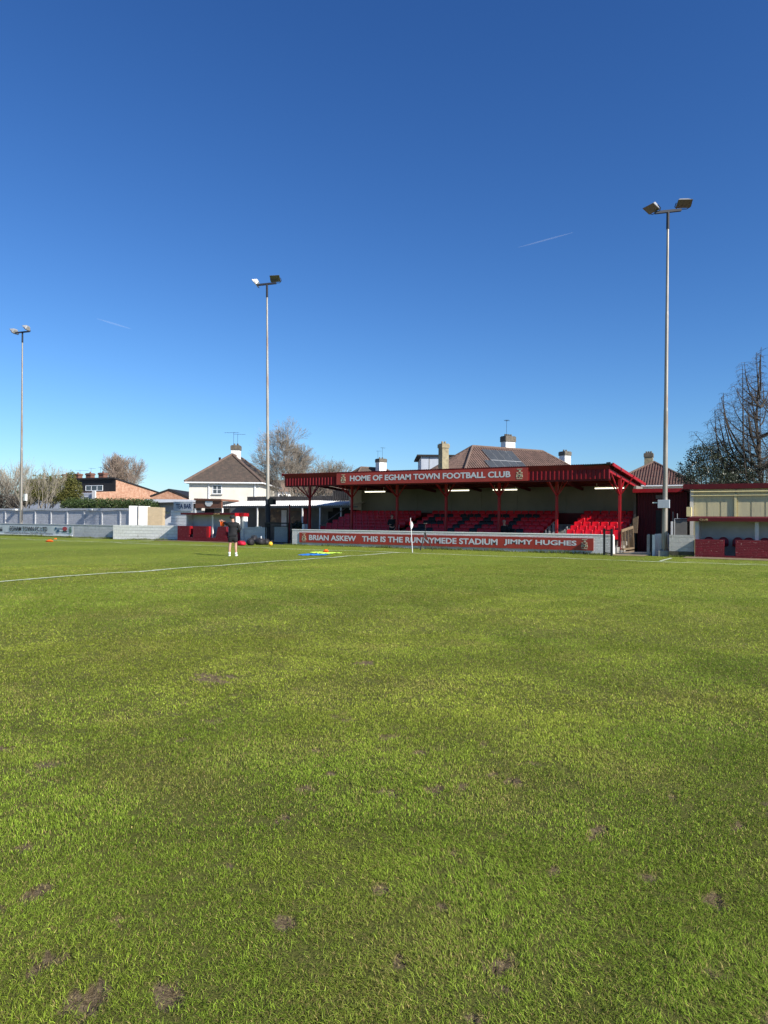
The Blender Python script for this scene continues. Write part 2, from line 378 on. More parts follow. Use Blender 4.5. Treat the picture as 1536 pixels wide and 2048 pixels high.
me.polygons.foreach_set('loop_start', np.arange(len(quad)) * 4); me.polygons.foreach_set('loop_total', np.full(len(quad), 4))
me.update(calc_edges=True); me.validate()
cv = me.attributes.new('thatch', 'FLOAT', 'POINT'); cv.data.foreach_set('value', (np.clip((17 - np.hypot(GX, GY)) / 9, 0, 1) * np.clip((R_(92) - np.abs(angs[None, :])) / R_(14), 0, 1)).ravel().astype('f'))
at = me.attributes.new('dirt', 'FLOAT', 'POINT'); at.data.foreach_set('value', D_.ravel().astype('f'))
pitch = bpy.data.objects.new('pitch', me); COL.objects.link(pitch); tag(pitch, kind='structure')

def grass_mats():
    g = bpy.data.materials.new('turf'); g.use_nodes = True; n = g.node_tree; L = n.links; bs = n.nodes['Principled BSDF']
    bs.inputs['Roughness'].default_value = .95; bs.inputs['Specular IOR Level'].default_value = .1
    geo = n.nodes.new('ShaderNodeNewGeometry')
    def nz(sc, dt=4, rg=.6, stretch=None):
        q = n.nodes.new('ShaderNodeTexNoise'); q.inputs['Scale'].default_value = sc; q.inputs['Detail'].default_value = dt; q.inputs['Roughness'].default_value = rg
        if stretch:
            mp = n.nodes.new('ShaderNodeMapping'); mp.inputs['Scale'].default_value = stretch; L.new(geo.outputs['Position'], mp.inputs[0]); L.new(mp.outputs[0], q.inputs[0])
        else: L.new(geo.outputs['Position'], q.inputs[0])
        return q.outputs['Fac']
    def mr(f, a, b):
        q = n.nodes.new('ShaderNodeMapRange'); q.inputs[1].default_value = a; q.inputs[2].default_value = b; L.new(f, q.inputs[0]); return q.outputs[0]
    def mx(f, a, b):
        q = n.nodes.new('ShaderNodeMix'); q.data_type = 'RGBA'; L.new(f, q.inputs[0])
        for s_, k in ((a, 6), (b, 7)):
            if isinstance(s_, tuple): q.inputs[k].default_value = (*s_, 1)
            else: L.new(s_, q.inputs[k])
        return q.outputs[2]
    c = mx(mr(nz(.35, 5), .35, .65), G_LO, G_HI)
    c = mx(mr(nz(9, 6, .75), .38, .66), c, G_DK)
    c = mx(mr(nz(38, 3, .7), .52, .75), c, G_YL)
    c = mx(mr(nz(.9, 6, .7), .60, .74), c, G_BR)
    sx = n.nodes.new('ShaderNodeSeparateXYZ'); L.new(geo.outputs['Position'], sx.inputs[0])
    m1 = n.nodes.new('ShaderNodeMath'); m1.operation = 'MULTIPLY_ADD'; m1.inputs[1].default_value = .62; m1.inputs[2].default_value = 4.8 * .62; L.new(sx.outputs[0], m1.inputs[0])
    m2 = n.nodes.new('ShaderNodeMath'); m2.operation = 'SINE'; L.new(m1.outputs[0], m2.inputs[0])
    m3 = n.nodes.new('ShaderNodeMapRange'); m3.inputs[1].default_value = -.4; m3.inputs[2].default_value = .4; m3.inputs[3].default_value = .93; m3.inputs[4].default_value = 1.07; L.new(m2.outputs[0], m3.inputs[0])
    vm = n.nodes.new('ShaderNodeVectorMath'); vm.operation = 'SCALE'; L.new(c, vm.inputs[0]); L.new(m3.outputs[0], vm.inputs['Scale']); c = vm.outputs[0]
    soil = mx(mr(nz(30, 4), .35, .65), (.25, .19, .115), (.14, .105, .06))
    ta = n.nodes.new('ShaderNodeAttribute'); ta.attribute_name = 'thatch'; tm = n.nodes.new('ShaderNodeMath'); tm.operation = 'MULTIPLY'; tm.inputs[1].default_value = .85; L.new(ta.outputs['Fac'], tm.inputs[0])
    c = mx(tm.outputs[0], c, (.125, .125, .034))
    da = n.nodes.new('ShaderNodeAttribute'); da.attribute_name = 'dirt'
    c = mx(mr(da.outputs['Fac'], .25, .6), c, soil)
    L.new(c, bs.inputs['Base Color'])
    bp = n.nodes.new('ShaderNodeBump'); bp.inputs['Strength'].default_value = 1.; bp.inputs['Distance'].default_value = .05
    L.new(nz(26, 5, .8), bp.inputs['Height']); L.new(bp.outputs[0], bs.inputs['Normal'])
    b = bpy.data.materials.new('grass_blade'); b.use_nodes = True; n2 = b.node_tree; L2 = n2.links; b2 = n2.nodes['Principled BSDF']
    ca = n2.nodes.new('ShaderNodeAttribute'); ca.attribute_name = 'bcol'
    L2.new(ca.outputs['Color'], b2.inputs['Base Color']); b2.inputs['Roughness'].default_value = .6; b2.inputs['Specular IOR Level'].default_value = .14
    tr = n2.nodes.new('ShaderNodeBsdfTranslucent'); L2.new(ca.outputs['Color'], tr.inputs[0])
    ms = n2.nodes.new('ShaderNodeMixShader'); ms.inputs[0].default_value = .28
    L2.new(b2.outputs[0], ms.inputs[1]); L2.new(tr.outputs[0], ms.inputs[2]); L2.new(ms.outputs[0], n2.nodes['Material Output'].inputs[0])
    return g, b
G_LO = (.160, .228, .023); G_HI = (.236, .284, .034); G_DK = (.105, .130, .018); G_YL = (.32, .33, .085); G_BR = (.22, .20, .055)
TURF, BLADE = grass_mats()
me.materials.append(TURF)
me.polygons.foreach_set('use_smooth', [True] * len(me.polygons))

def blades():
    bands = [(1.5, 3.6, 34000, .0020, .0165, 3), (3.6, 6., 21000, .0026, .016, 2), (6., 10., 9500, .0041, .016, 2), (10., 16., 3000, .0078, .016, 1), (16., 26., 900, .014, .014, 1), (26., 40., 220, .021, .011, 1)]
    V = []; Fq = []; C = []; base = 0; FT = []
    jobs = [(b_, R_(37) if b_[0] > 3 else R_(44), 0, 1.) for b_ in bands]
    jobs += [((.25, 1.5, 12000, .0028, .020, 2), R_(100), 0, 1.)]
    for b_ in bands[:5]:     # either side of the main field, a little coarser
        h0 = R_(37) if b_[0] > 3 else R_(44)
        for sg in (-1, 1): jobs.append((b_, R_(22), sg * (h0 + R_(22)), .45))
    for (r0, r1, dens, wd, ht, kind), half, a_off, dk in jobs:
        dens = dens * dk; wd = wd / dk ** .6
        if dk < 1: kind = min(kind, 2)
        n = int(dens * half * (r1 * r1 - r0 * r0))
        r = np.sqrt(rng.random(n) * (r1 * r1 - r0 * r0) + r0 * r0); a = (rng.random(n) * 2 - 1) * half - a_view + a_off
        x = r * np.sin(a); y = r * np.cos(a)
        # clump
        x += rng.normal(0, .01, n); y += rng.normal(0, .01, n)
        d = dirt_at(x, y); k = (rng.random(n) > d * .80) & (y < PITCH_Y1 - .05)
        thin = fbm(x * 13, y * 13, 3); k &= rng.random(n) < np.clip(.75 + (thin - .42) * 3.5, .25, 1)
        x = x[k]; y = y[k]; d = d[k]; n = len(x)
        z = rise(x, y) - .004
        ln = line_at(x, y)
        lush = fbm(x * 2.5 + 40, y * 2.5, 4); tuft = fbm(x * 17, y * 17, 3)
        h = ht * (.5 + .9 * rng.random(n)) * (.6 + .8 * lush) * (.5 + 1.1 * tuft)
        h = np.where(ln, h * .7, h)
        wdt = wd * (.7 + .6 * rng.random(n))
        az = rng.random(n) * 2 * np.pi; lean = (.25 + 1.5 * rng.random(n) ** 1.2)
        # direction of lean has a local grain
        gr = fbm(x * .8, y * .8, 2) * 6.28 * 2
        az = np.where(rng.random(n) < .4, gr + rng.normal(0, .6, n), az)
        lx = np.cos(az); ly = np.sin(az)
        fa = az + np.pi / 2 + rng.normal(0, .7, n); wx = np.cos(fa) * wdt / 2; wy = np.sin(fa) * wdt / 2
        # colours
        mac = np.clip((fbm(x * .35 + 5, y * .35, 5) - .38) / .22, 0, 1)[:, None]
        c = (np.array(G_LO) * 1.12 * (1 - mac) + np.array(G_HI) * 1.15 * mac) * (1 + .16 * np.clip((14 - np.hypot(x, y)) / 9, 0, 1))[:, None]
        med = np.clip((fbm(x * 1.3 + 9, y * 1.3, 4) - .50) / .25, 0, 1)[:, None]
        c = c * (1 - med * .4) + np.array((.245, .22, .055)) * med * .4
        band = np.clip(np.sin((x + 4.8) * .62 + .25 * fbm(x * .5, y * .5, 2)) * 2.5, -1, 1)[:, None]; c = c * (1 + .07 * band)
        rb = rng.random(n)[:, None]; c = c * (.45 + 1.15 * rb ** 1.3)
        st = rng.random(n) < .17 + .14 * med[:, 0] + .5 * d; h[st] *= .75; c[st] = np.array((.38, .31, .11)) * (.7 + .6 * rng.random((st.sum(), 1)))
        br = rng.random(n) < .04; c[br] *= 1.7
        c[ln] = np.array((.62, .66, .50)) * (.8 + .4 * rng.random((ln.sum(), 1))); skip = ln & (rng.random(n) < .18); c[skip] = np.array(G_HI)
        if kind == 3:      # 7 verts: two quads and a tip
            p = [(0, 0, 1), (.38, .22, .9), (.55, .60, .7)]
            pts = []
            for (zz, ln_, ww) in p:
                bx = x + lx * h * ln_ * lean; by = y + ly * h * ln_ * lean; bz = z + h * zz
                pts += [np.stack([bx - wx * ww, by - wy * ww, bz], 1), np.stack([bx + wx * ww, by + wy * ww, bz], 1)]
            pts.append(np.stack([x + lx * h * lean * 1.15, y + ly * h * lean * 1.15, z + h * np.clip(1.02 - .42 * lean, .3, 1)], 1))
            nv = 7; fq = np.array([[0, 1, 3, 2], [2, 3, 5, 4]]); ft = np.array([[4, 5, 6]])
        elif kind == 2:
            bx = x + lx * h * .3 * lean; by = y + ly * h * .3 * lean
            pts = [np.stack([x - wx, y - wy, z], 1), np.stack([x + wx, y + wy, z], 1), np.stack([bx - wx * .8, by - wy * .8, z + h * .6], 1),
                   np.stack([bx + wx * .8, by + wy * .8, z + h * .6], 1), np.stack([x + lx * h * lean, y + ly * h * lean, z + h * np.clip(1 - .38 * lean, .35, 1)], 1)]
            nv = 5; fq = np.array([[0, 1, 3, 2]]); ft = np.array([[2, 3, 4]])
        else:
            pts = [np.stack([x - wx, y - wy, z], 1), np.stack([x + wx, y + wy, z], 1), np.stack([x + lx * h * lean * .9, y + ly * h * lean * .9, z + h], 1)]
            nv = 3; fq = None; ft = np.array([[0, 1, 2]])
        P = np.stack(pts, 1).reshape(-1, 3)
        idx = np.arange(n)[:, None, None] * nv + base
        if fq is not None: Fq.append((idx + fq[None]).reshape(-1, 4))
        FT.append((idx + ft[None]).reshape(-1, 3))
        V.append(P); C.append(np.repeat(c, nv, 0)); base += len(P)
    V = np.concatenate(V); C = np.clip(np.concatenate(C), 0, .9); FQ = np.concatenate(Fq); FT = np.concatenate(FT)
    m = bpy.data.meshes.new('grass'); m.vertices.add(len(V)); m.vertices.foreach_set('co', V.astype('f').ravel())
    m.loops.add(FQ.size + FT.size); m.loops.foreach_set('vertex_index', np.concatenate([FQ.ravel(), FT.ravel()]).astype('i'))
    m.polygons.add(len(FQ) + len(FT))
    ls = np.concatenate([np.arange(len(FQ)) * 4, FQ.size + np.arange(len(FT)) * 3]); m.polygons.foreach_set('loop_start', ls.astype('i'))
    m.polygons.foreach_set('loop_total', np.concatenate([np.full(len(FQ), 4), np.full(len(FT), 3)]).astype('i'))
    m.update(calc_edges=True)
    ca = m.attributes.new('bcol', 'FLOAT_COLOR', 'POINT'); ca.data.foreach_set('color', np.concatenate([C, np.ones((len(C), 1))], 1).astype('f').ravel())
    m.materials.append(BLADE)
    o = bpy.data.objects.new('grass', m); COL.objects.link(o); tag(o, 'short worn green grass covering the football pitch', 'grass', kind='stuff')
blades()

def stripe(name, p, q, wd, step=.35):
    p = np.array(p, float); q = np.array(q, float); L = np.linalg.norm(q - p); n = int(L / step) + 1
    d = (q - p) / L; nn = np.array([-d[1], d[0]]); vs = []; fs = []
    for k in range(n + 1):
        c = p + d * L * k / n
        for sgn in (-1, 1):
            e = c + nn * sgn * wd / 2 * (.8 + .4 * random.random()); vs.append((e[0], e[1], float(rise(e[:1], e[1:2])[0]) + .016))
        if k: fs.append((2 * k - 2, 2 * k - 1, 2 * k + 1, 2 * k))
    m_ = MB(); m_.add(vs, fs); o = m_.build(name, PAINTL); tag(o, kind='structure'); return o
random.seed(3)
stripe('touchline', (-90, TY), (25, TY), .12); stripe('halfway_line', (LX0, -5), (LX0, TY - .06), .13)
stripe('technical_area_line', (-4.95, TY + .3), (-4.95, TY + 3.2), .10); stripe('technical_area_line', (-37.8, TY + .3), (-37.8, TY + 3.2), .10)
for a in np.arange(-72, -30, 1.9): stripe('technical_area_line', (a, TY + 1.15), (a + 1.2, TY + 1.15), .06)
for a in np.arange(-4, 8, 1.9): stripe('technical_area_line', (a, TY + .75), (a + 1.2, TY + .75), .06)

# trodden verge where grass meets the walls
mb = MB()
def strip_sheet(name, x0, x1, y0, y1, z, m):
    mb = MB(); n = int((x1 - x0) / .3); vs = []; fs = []
    for k in range(n + 1):
        x = x0 + (x1 - x0) * k / n
        vs += [(x, y0 + random.uniform(-.12, .12), z), (x, y1, z + .02)]
        if k: fs.append((2 * k - 2, 2 * k, 2 * k + 1, 2 * k - 1))
    mb.add(vs, fs); tag(mb.build(name, m), kind='structure')
DIRTM = mat('trodden_earth', (.26, .20, .12), (.16, .13, .07), .95, 3, bump=.5, c3=(.10, .13, .035), s3=5)
strip_sheet('path', -4.6, 12, 34.0, 35.45, .022, DIRTM); strip_sheet('path', -39.5, -31., 35.0, 35.55, .022, DIRTM)
strip_sheet('path', -8., -6.3, 34.4, 35.59, .022, DIRTM)

# ================================================================ MAIN STAND
WY = 35.2; CY = 37.2; FY = 34.6; BY = 42.35; XL, XR = -27.5, -7.9
stand = thing('grandstand', 'long red roofed football stand with corrugated fascia and seating steps', 'stand', (-17.7, 38.6, 0))
def roofz(y): return 4.36 - (y - 34.5) * .072
# roof sheet (corrugated)
mb = MB(); n = 180
xs = np.linspace(XL - .15, XR + .15, n * 2 + 1)
for k in range(len(xs) - 1):
    h0 = .03 if k % 2 else 0; h1 = 0 if k % 2 else .03
    y0, y1 = FY - .12, BY + .25
    mb.add([(xs[k], y0, roofz(y0) + h0), (xs[k + 1], y0, roofz(y0) + h1), (xs[k + 1], y1, roofz(y1) + h1), (xs[k], y1, roofz(y1) + h0)], [(0, 1, 2, 3)])
roof = mb.build('roof', REDD, stand)
mb = MB()
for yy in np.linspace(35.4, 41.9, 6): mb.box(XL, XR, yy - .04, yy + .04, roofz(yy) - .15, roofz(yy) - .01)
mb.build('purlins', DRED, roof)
mb = MB()  # fascia: flashing + ribbed sheet
f0, f1 = 3.66, 4.12
mb.hexa([(XL, FY - .03, f1), (XR, FY - .03, f1), (XR, FY + .02, f1), (XL, FY + .02, f1), (XL, FY - .10, 4.37), (XR, FY - .10, 4.37), (XR, FY + .02, 4.37), (XL, FY + .02, 4.37)])
px = XL; k = 0
while px < XR - .01:
    e = min(px + .17, XR); mb.box(px, e, FY, FY + .012, f0, f1)
    if e < XR:
        e2 = min(e + .05, XR)
        mb.hexa([(e - .012, FY, f0), (e2 + .012, FY, f0), (e2 + .012, FY + .012, f0), (e - .012, FY + .012, f0), (e - .012, FY, f1 - .01), (e2 + .012, FY, f1 - .01), (e2 + .012, FY + .012, f1 - .01), (e - .012, FY + .012, f1 - .01)])
        mb.hexa([(e, FY - .06, f0), (e2, FY - .06, f0), (e2 + .022, FY - .001, f0), (e - .014, FY - .001, f0), (e, FY - .06, f1 - .012), (e2, FY - .06, f1 - .012), (e2 + .022, FY - .001, f1 - .012), (e - .014, FY - .001, f1 - .012)])
        px = e2
    else: px = e
mb.build('fascia', REDD, stand)
mb = MB(); mb.box(XL, XR, FY + .03, FY + .11, 3.58, 3.72); mb.build('eaves_beam', DRED, stand)
COLX = [-27.5 + 3.25 * k for k in range(7)]
for i, cx in enumerate(COLX):
    mb = MB(); mb.box(cx - .062, cx + .062, CY - .062, CY + .062, .2, 3.3)
    mb.box(cx - .12, cx + .12, CY - .12, CY + .12, .2, .26)
    c = mb.build('column', RED, stand)
    mb = MB()
    for s in (-1, 1):
        if not (i == 0 and s == -1) or True: mb.bar((cx + s * .05, CY, 3.0), (cx + s * .72, CY, roofz(CY) - .2), .05, .05)
    mb.bar((cx, CY - .07, 3.0), (cx, FY + .4, roofz(FY + .4) - .22), .055, .055)
    mb.bar((cx, CY + .07, 3.0), (cx, CY + 1.1, roofz(CY + 1.1) - .22), .055, .055)
    mb.bar((cx, CY, 3.25), (cx, CY, roofz(CY) - .18), .14, .14)
    mb.build('brace', RED, c)
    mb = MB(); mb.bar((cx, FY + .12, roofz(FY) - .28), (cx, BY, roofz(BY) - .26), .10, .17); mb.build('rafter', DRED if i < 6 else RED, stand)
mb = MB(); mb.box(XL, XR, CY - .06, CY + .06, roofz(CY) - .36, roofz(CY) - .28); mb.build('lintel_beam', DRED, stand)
# right hand rake trim
for sx, nm in ((XR + .15, 'barge_board'), (XL - .15, 'barge_board')):
    mb = MB(); y0, y1 = FY - .1, BY + .25
    mb.hexa([(sx - .02, y0, roofz(y0) - .10), (sx + .04, y0, roofz(y0) - .10), (sx + .04, y1, roofz(y1) - .10), (sx - .02, y1, roofz(y1) - .10),
             (sx - .02, y0, roofz(y0) + .05), (sx + .04, y0, roofz(y0) + .05), (sx + .04, y1, roofz(y1) + .05), (sx - .02, y1, roofz(y1) + .05)])
    mb.build(nm, RED, stand)
mb = MB(); mb.tube((XR - .12, FY - .16, 4.36), (XR + .06, FY - .16, 4.37), .075, n=14); mb.tube((XR - 1.2, FY - .14, 4.33), (XR - .12, FY - .14, 4.35), .035, n=8)
mb.build('gutter_end', BLACK, stand)
# terrace
mb = MB(); RY0 = 38.2 - .42
for k in range(6):
    y0 = RY0 + .72 * k; mb.box(-27.4, -7.95, y0, BY - .12 + .001 * k, -.02, .37 + .213 * (k + 1) - .213 + .0)
mb.box(-27.4, -7.95, WY + .25, RY0 - .003, -.02, .33)
mb.build('terrace_steps', CONC, stand)
for x0, x1 in ((-21.5, -20.95), (-12.0, -11.08)):
    for k in range(1, 6): mb = MB(); mb.box(x0, x1, RY0 + .72 * k - .34, RY0 + .72 * k - .002, .3, .37 + .213 * k - .1); mb.build('step', CONC, stand)
mb = MB(); mb.box(-26.8, -7.95, BY, BY + .15, 0, roofz(BY) - .02)
for xx in (-24.2, -21.7, -19.6, -17.2, -14.1, -11.9, -9.6): mb.box(xx, xx + 1.9, BY - .025, BY, 2.24, 3.25 + .12 * (int(xx * 7) % 2))
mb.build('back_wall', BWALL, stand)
mb = MB(); mb.box(-27.05, -26.8, 41.2, BY + .15, 2.3, 3.7); mb.build('end_panel', WHITE, stand)
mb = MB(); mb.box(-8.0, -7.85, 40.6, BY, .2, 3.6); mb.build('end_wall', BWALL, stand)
mb = MB(); mb.box(-27.4, -7.95, BY - .10, BY - .002, 1.4, 2.10); mb.build('wall_kickboard', DRED, stand)
for a, b, y in ((730, 770, 984), (897, 938, 981.5), (986, 1034, 979), (1190, 1248, 976)):
    p = PY(a, y, 41.0); q = PY(b, y, 41.0)
    L = thing('fluorescent_light', {730: 'lit tube light at the left end under the stand roof', 897: 'lit tube light under the stand roof, left of the middle pair',
              986: 'lit tube light under the stand roof, right of the middle pair', 1190: 'lit tube light near the right end column under the stand roof'}[a], 'light', (p.x, 41, 3.5), 0, 'tube lights under the stand roof')
    mb = MB(); mb.tube((p.x, 41, 3.5), (q.x, 41, 3.5), .03, n=8); mb.build('tube', TUBE, L)
    mb = MB(); mb.box(p.x - .04, q.x + .04, 40.96, 41.04, 3.535, 3.6)
    for xx in (p.x + .1, q.x - .1): mb.box(xx - .01, xx + .01, 40.99, 41.01, 3.6, roofz(41) - .02)
    mb.build('housing', WHITE, L)
# aisle rails
for k, (xx, ky) in enumerate(((-12.05, 0), (-12.05, 1), (-12.05, 2), (-11.03, 0), (-21.55, 0))):
    y = RY0 + .72 * ky + .1; z = .37 + .213 * ky
    mb = MB(); mb.tube((xx, y, z), (xx, y, z + .75), .02, n=6); mb.tube((xx, y + .55, z + .1), (xx, y + .55, z + .95), .02, n=6); mb.tube((xx, y, z + .75), (xx, y + .55, z + .95), .02, n=6)
    o = mb.build('handrail', ALFR, loc=(xx, y, z))
    tag(o, ['steel handrail at the front of the aisle left of the sunlit seats', 'steel handrail midway up the aisle left of the sunlit seats', 'steel handrail highest up the aisle left of the sunlit seats',
            'steel handrail against the sunlit block of red seats', 'steel handrail in the shaded aisle near the standing spectator'][k], 'handrail', 'steel handrails on the stand steps')
# stadium seats
def seat_mesh(nm, m):
    W = .215; prof = [(-.24, .30), (-.25, .335), (-.20, .355), (0, .345), (.12, .355), (.17, .42), (.205, .60), (.215, .76), (.235, .795), (.262, .79)]
    b = MB(); t = .014; vs = []
    cols = [-1, -.72, 0, .72, 1]
    for (y, z) in prof:
        for c in cols:
            dish = -.03 * (1 - c * c) if z > .4 else .0
            edge = (.02 if abs(c) == 1 and z < .45 else 0)
            zz = z - (.035 if abs(c) == 1 and z > .7 else 0)
            vs.append((c * W, y + dish * -1 * .5 + (.0 if z < .4 else -.03 * c * c), zz + edge))
    nc = len(cols); fs = [(r * nc + c, r * nc + c + 1, (r + 1) * nc + c + 1, (r + 1) * nc + c) for r in range(len(prof) - 1) for c in range(nc - 1)]
    b.add(vs, fs); o = b.build(nm, [m], smooth=True)
    so_ = o.modifiers.new('t', 'SOLIDIFY'); so_.thickness = .018; so_.offset = 0
    b2 = MB(); b2.box(-.03, .03, -.1, .1, .0, .345); return o, b2
proto = {}
ORD = ['', 'first', 'second', 'third', 'fourth', 'fifth', 'sixth', 'seventh', 'eighth', 'ninth', 'tenth', 'eleventh', 'twelfth', 'thirteenth', 'fourteenth', 'fifteenth', 'sixteenth', 'seventeenth', 'eighteenth', 'nineteenth']
for key, m in (('red', SEATR), ('black', SEATK)):
    root = thing('stadium_seat', 'x', 'seat', (0, 0, 0), 0)
    sm, leg = seat_mesh('seat_shell', m); COL.objects.unlink(sm); COL.objects.link(sm); sm.parent = root; KIDS.setdefault(root.name, []).append(sm)
    leg.build('bracket', BLACK, root)
    proto[key] = [root, False]
glyph = {  # five rows bottom->top, three columns each
    'E': ['111', '100', '111', '100', '111'], 'T': ['010', '010', '010', '010', '111'], 'F': ['100', '100', '110', '100', '111'], 'C': ['111', '100', '100', '100', '111']}
def put_seat(x, y, z, colr, label, grp):
    root, used = proto[colr]
    if not used: root.location = (x, y, z); root['label'] = label; root['group'] = grp; proto[colr][1] = True
    else: copy_thing(root, (x, y, z), None, label, grp)
blocks = (('left', -27.15, 12, .47), ('middle', -20.72, 18, .47), ('right', -10.80, 6, .49))
ROWN = ['front', 'second', 'third', 'fourth', 'fifth', 'back']
for bn, bx, cnt, sp in blocks:
    for r in range(6):
        for c in range(cnt):
            x = bx + sp * (c + .0); colr = 'red'
            if bn == 'middle' and r < 5:
                for gi, g in enumerate('ETFC'):
                    cc = c - (1, 5, 9, 13)[gi]
                    if 0 <= cc < 3 and glyph[g][r][cc] == '1': colr = 'black'
            put_seat(x, RY0 + .72 * r + .22, .37 + .213 * r, colr, f'{colr} plastic seat, {ORD[c + 1]} from the left in the {ROWN[r]} row of the {bn} block', f'{colr} stadium seats in the stand')

# front wall of stand
fw = thing('brick_wall', 'white painted brick wall along the front of the stand', 'wall', (-17.6, WY, 0))
mb = MB(); mb.box(-27.35, -7.9, WY, WY + .22, -.05, .93); mb.build('wall', WHITEB, fw)
mb = MB(); mb.box(-27.37, -7.88, WY - .015, WY + .235, .93, .985); mb.build('coping', WHITE, fw, bevel=.008)
mb = MB(); mb.box(-7.898, -7.86, WY + .0, WY + .26, -.02, .92); mb.build('wall_end', WHITE, fw)

def crest(x, z, s, y, parent):
    """small coat of arms: ribbon, helm with bird, shield between two supporters, motto bar"""
    c = MB(); P = lambda pts: c.prism([(x + a * s, z + b * s) for a, b in pts], y - .012, y)
    P([(-.26, .93), (.26, .93), (.26, .99), (-.26, .99)])
    P([(-.08, .70), (.10, .68), (.16, .80), (.05, .88), (-.05, .84)])
    P([(-.30, .58), (-.12, .52), (-.10, .64), (-.26, .70)]); P([(.12, .52), (.30, .58), (.26, .70), (.10, .64)])
    P([(-.16, .50), (-.17, .30), (0, .14), (.17, .30), (.16, .50)])
    P([(-.34, .20), (-.2, .18), (-.2, .44), (-.28, .50)]); P([(.2, .18), (.34, .20), (.28, .50), (.2, .44)])
    P([(-.30, .10), (.30, .10), (.26, .03), (-.26, .03)])
    o = c.build('crest', CREST, parent)
    d = MB(); d.prism([(x + a * s, z + b * s) for a, b in [(-.09, .44), (-.09, .32), (0, .22), (.09, .32), (.09, .44)]], y - .018, y - .0125)
    d.prism([(x + a * s, z + b * s) for a, b in [(-.03, .56), (.04, .56), (.05, .64), (-.04, .64)]], y - .018, y - .0125)
    d.build('shield', CRESTD, o)
s1 = thing('sign_board', 'long red sign on the stand fascia reading HOME OF EGHAM TOWN FOOTBALL CLUB', 'sign', (-17.7, FY - .1, 3.66))
sy = FY - .115
xa = PY(673, 950, sy).x; xb = PY(1056, 950, sy).x
mb = MB(); N = 4
for k in range(N):
    mb.box(xa + (xb - xa) * k / N + .004, xa + (xb - xa) * (k + 1) / N - .004, sy, sy + .03 + .003 * (k % 2), 3.645, 4.31)
mb.build('board', SIGN, s1)
def seg(tx, a, b, yt, zt, zb, par): text('lettering', tx, PY(a, yt, sy).x, PY(b, yt, sy).x, zb, zt, sy - .002, LETW, par)
seg('HOME OF EGHAM TOWN FOOTBALL CLUB', 700, 1021, 950, 4.155, 3.835, s1)
crest(PY(686.5, 950, sy).x, 3.74, .50, sy, s1); crest(PY(1039, 950, sy).x, 3.72, .54, sy, s1)
s2 = thing('sign_board', 'long red sign on the stand wall reading THIS IS THE RUNNYMEDE STADIUM', 'sign', (-17.7, WY - .03, .17))
sy = WY - .035
xa = PY(598.5, 1070, sy).x; xb = PY(1187, 1090, sy).x
mb = MB(); N = 8
for k in range(N): mb.box(xa + (xb - xa) * k / N + .003, xa + (xb - xa) * (k + 1) / N - .003, sy, sy + .03, .18, .79)
mb.build('board', SIGN, s2)
mb = MB()
for k in range(26):
    xx = xa + .3 + (xb - xa - .6) * k / 25
    for zz in (.20, .77): mb.tube((xx, sy - .006, zz), (xx, sy, zz), .014, n=6)
mb.build('screw_heads', ALFR, s2)
for tx, a, b in (('BRIAN ASKEW', 618, 712), ('THIS IS THE RUNNYMEDE STADIUM', 724, 995), ('JIMMY HUGHES', 1008, 1153)): seg(tx, a, b, 1080, .655, .33, s2)
crest(PY(608, 1080, sy).x, .24, .50, sy, s2); crest(PY(1169, 1090, sy).x, .24, .50, sy, s2)

# ================================================================ floodlights
def lamp_head(nm, par, c, yaw, tilt, sc=1.):
    """slanted rectangular floodlight: tapering cast body, glass front, hoop bracket"""
    M = Matrix.Translation(c) @ Matrix.Rotation(yaw, 4, 'Z') @ Matrix.Rotation(tilt, 4, 'X')
    off = ORG[par.name][0]
    T = lambda L_: [tuple(M @ (Vector(p) * sc)) for p in L_]
    w, h = .40, .28
    b = MB(); b.hexa(T([(-w, -.02, -h), (w, -.02, -h), (w * .55, .30, -h * .5), (-w * .55, .30, -h * .5), (-w, -.02, h), (w, -.02, h), (w * .6, .30, h * .35), (-w * .6, .30, h * .35)]))
    hd = b.build('lamp_body', ALU, par)
    b = MB(); b.hexa(T([(-w - .02, -.05, -h - .02), (w + .02, -.05, -h - .02), (w + .02, -.02, -h - .02), (-w - .02, -.02, -h - .02), (-w - .02, -.05, h + .02), (w + .02, -.05, h + .02), (w + .02, -.02, h + .02), (-w - .02, -.02, h + .02)]))
    b.build('lamp_glass', LENS, hd)
    b = MB(); Lp = [(-w - .05, .05, 0), (-w - .06, .02, -.26), (-w * .7, 0, -.42), (w * .7, 0, -.42), (w + .06, .02, -.26), (w + .05, .05, 0)]
    b.path(T(Lp), .018, n=6); b.box(0, 0, 0, 0, 0, 0); b.build('bracket', DKMET, hd)
def floodlight(base, top, label, m, dark=0, arm=1.0, heads=None, box=None):
    t = thing('floodlight_pole', label, 'floodlight', base, 0, 'floodlight poles along the touchline')
    base = Vector(base); top = Vector(top)
    z0 = dark
    L = lambda k: base.lerp(top, k)
    mb = MB(); ks = [dark / top.z, .16, .17, .42, .43, .7, .71, .955]
    rs = [.140, .130, .118, .102, .092, .078, .070, .055]
    mb.path([L(k) for k in ks], rs, n=14); mb.build('pole', m, t, smooth=False)
    if dark:
        mb = MB(); mb.tube(base, L(dark / top.z), .17, .16, n=14); mb.build('painted_base', DKMET, t)
    mb = MB(); mb.tube(L(.95), top, .075, .07, n=10)
    ad = Vector((math.cos(R_(30)), math.sin(R_(30)), .0)) * arm
    mb.bar(top - ad * .62 + Vector((0, 0, -.04)), top + ad * .62 + Vector((0, 0, .10)), .13, .11); mb.build('cross_arm', DKMET, t)
    for (dx, dy, dz, yaw, tilt) in heads: lamp_head('lamp', t, top + Vector((dx, dy, dz)), yaw, tilt, .80)
    return t
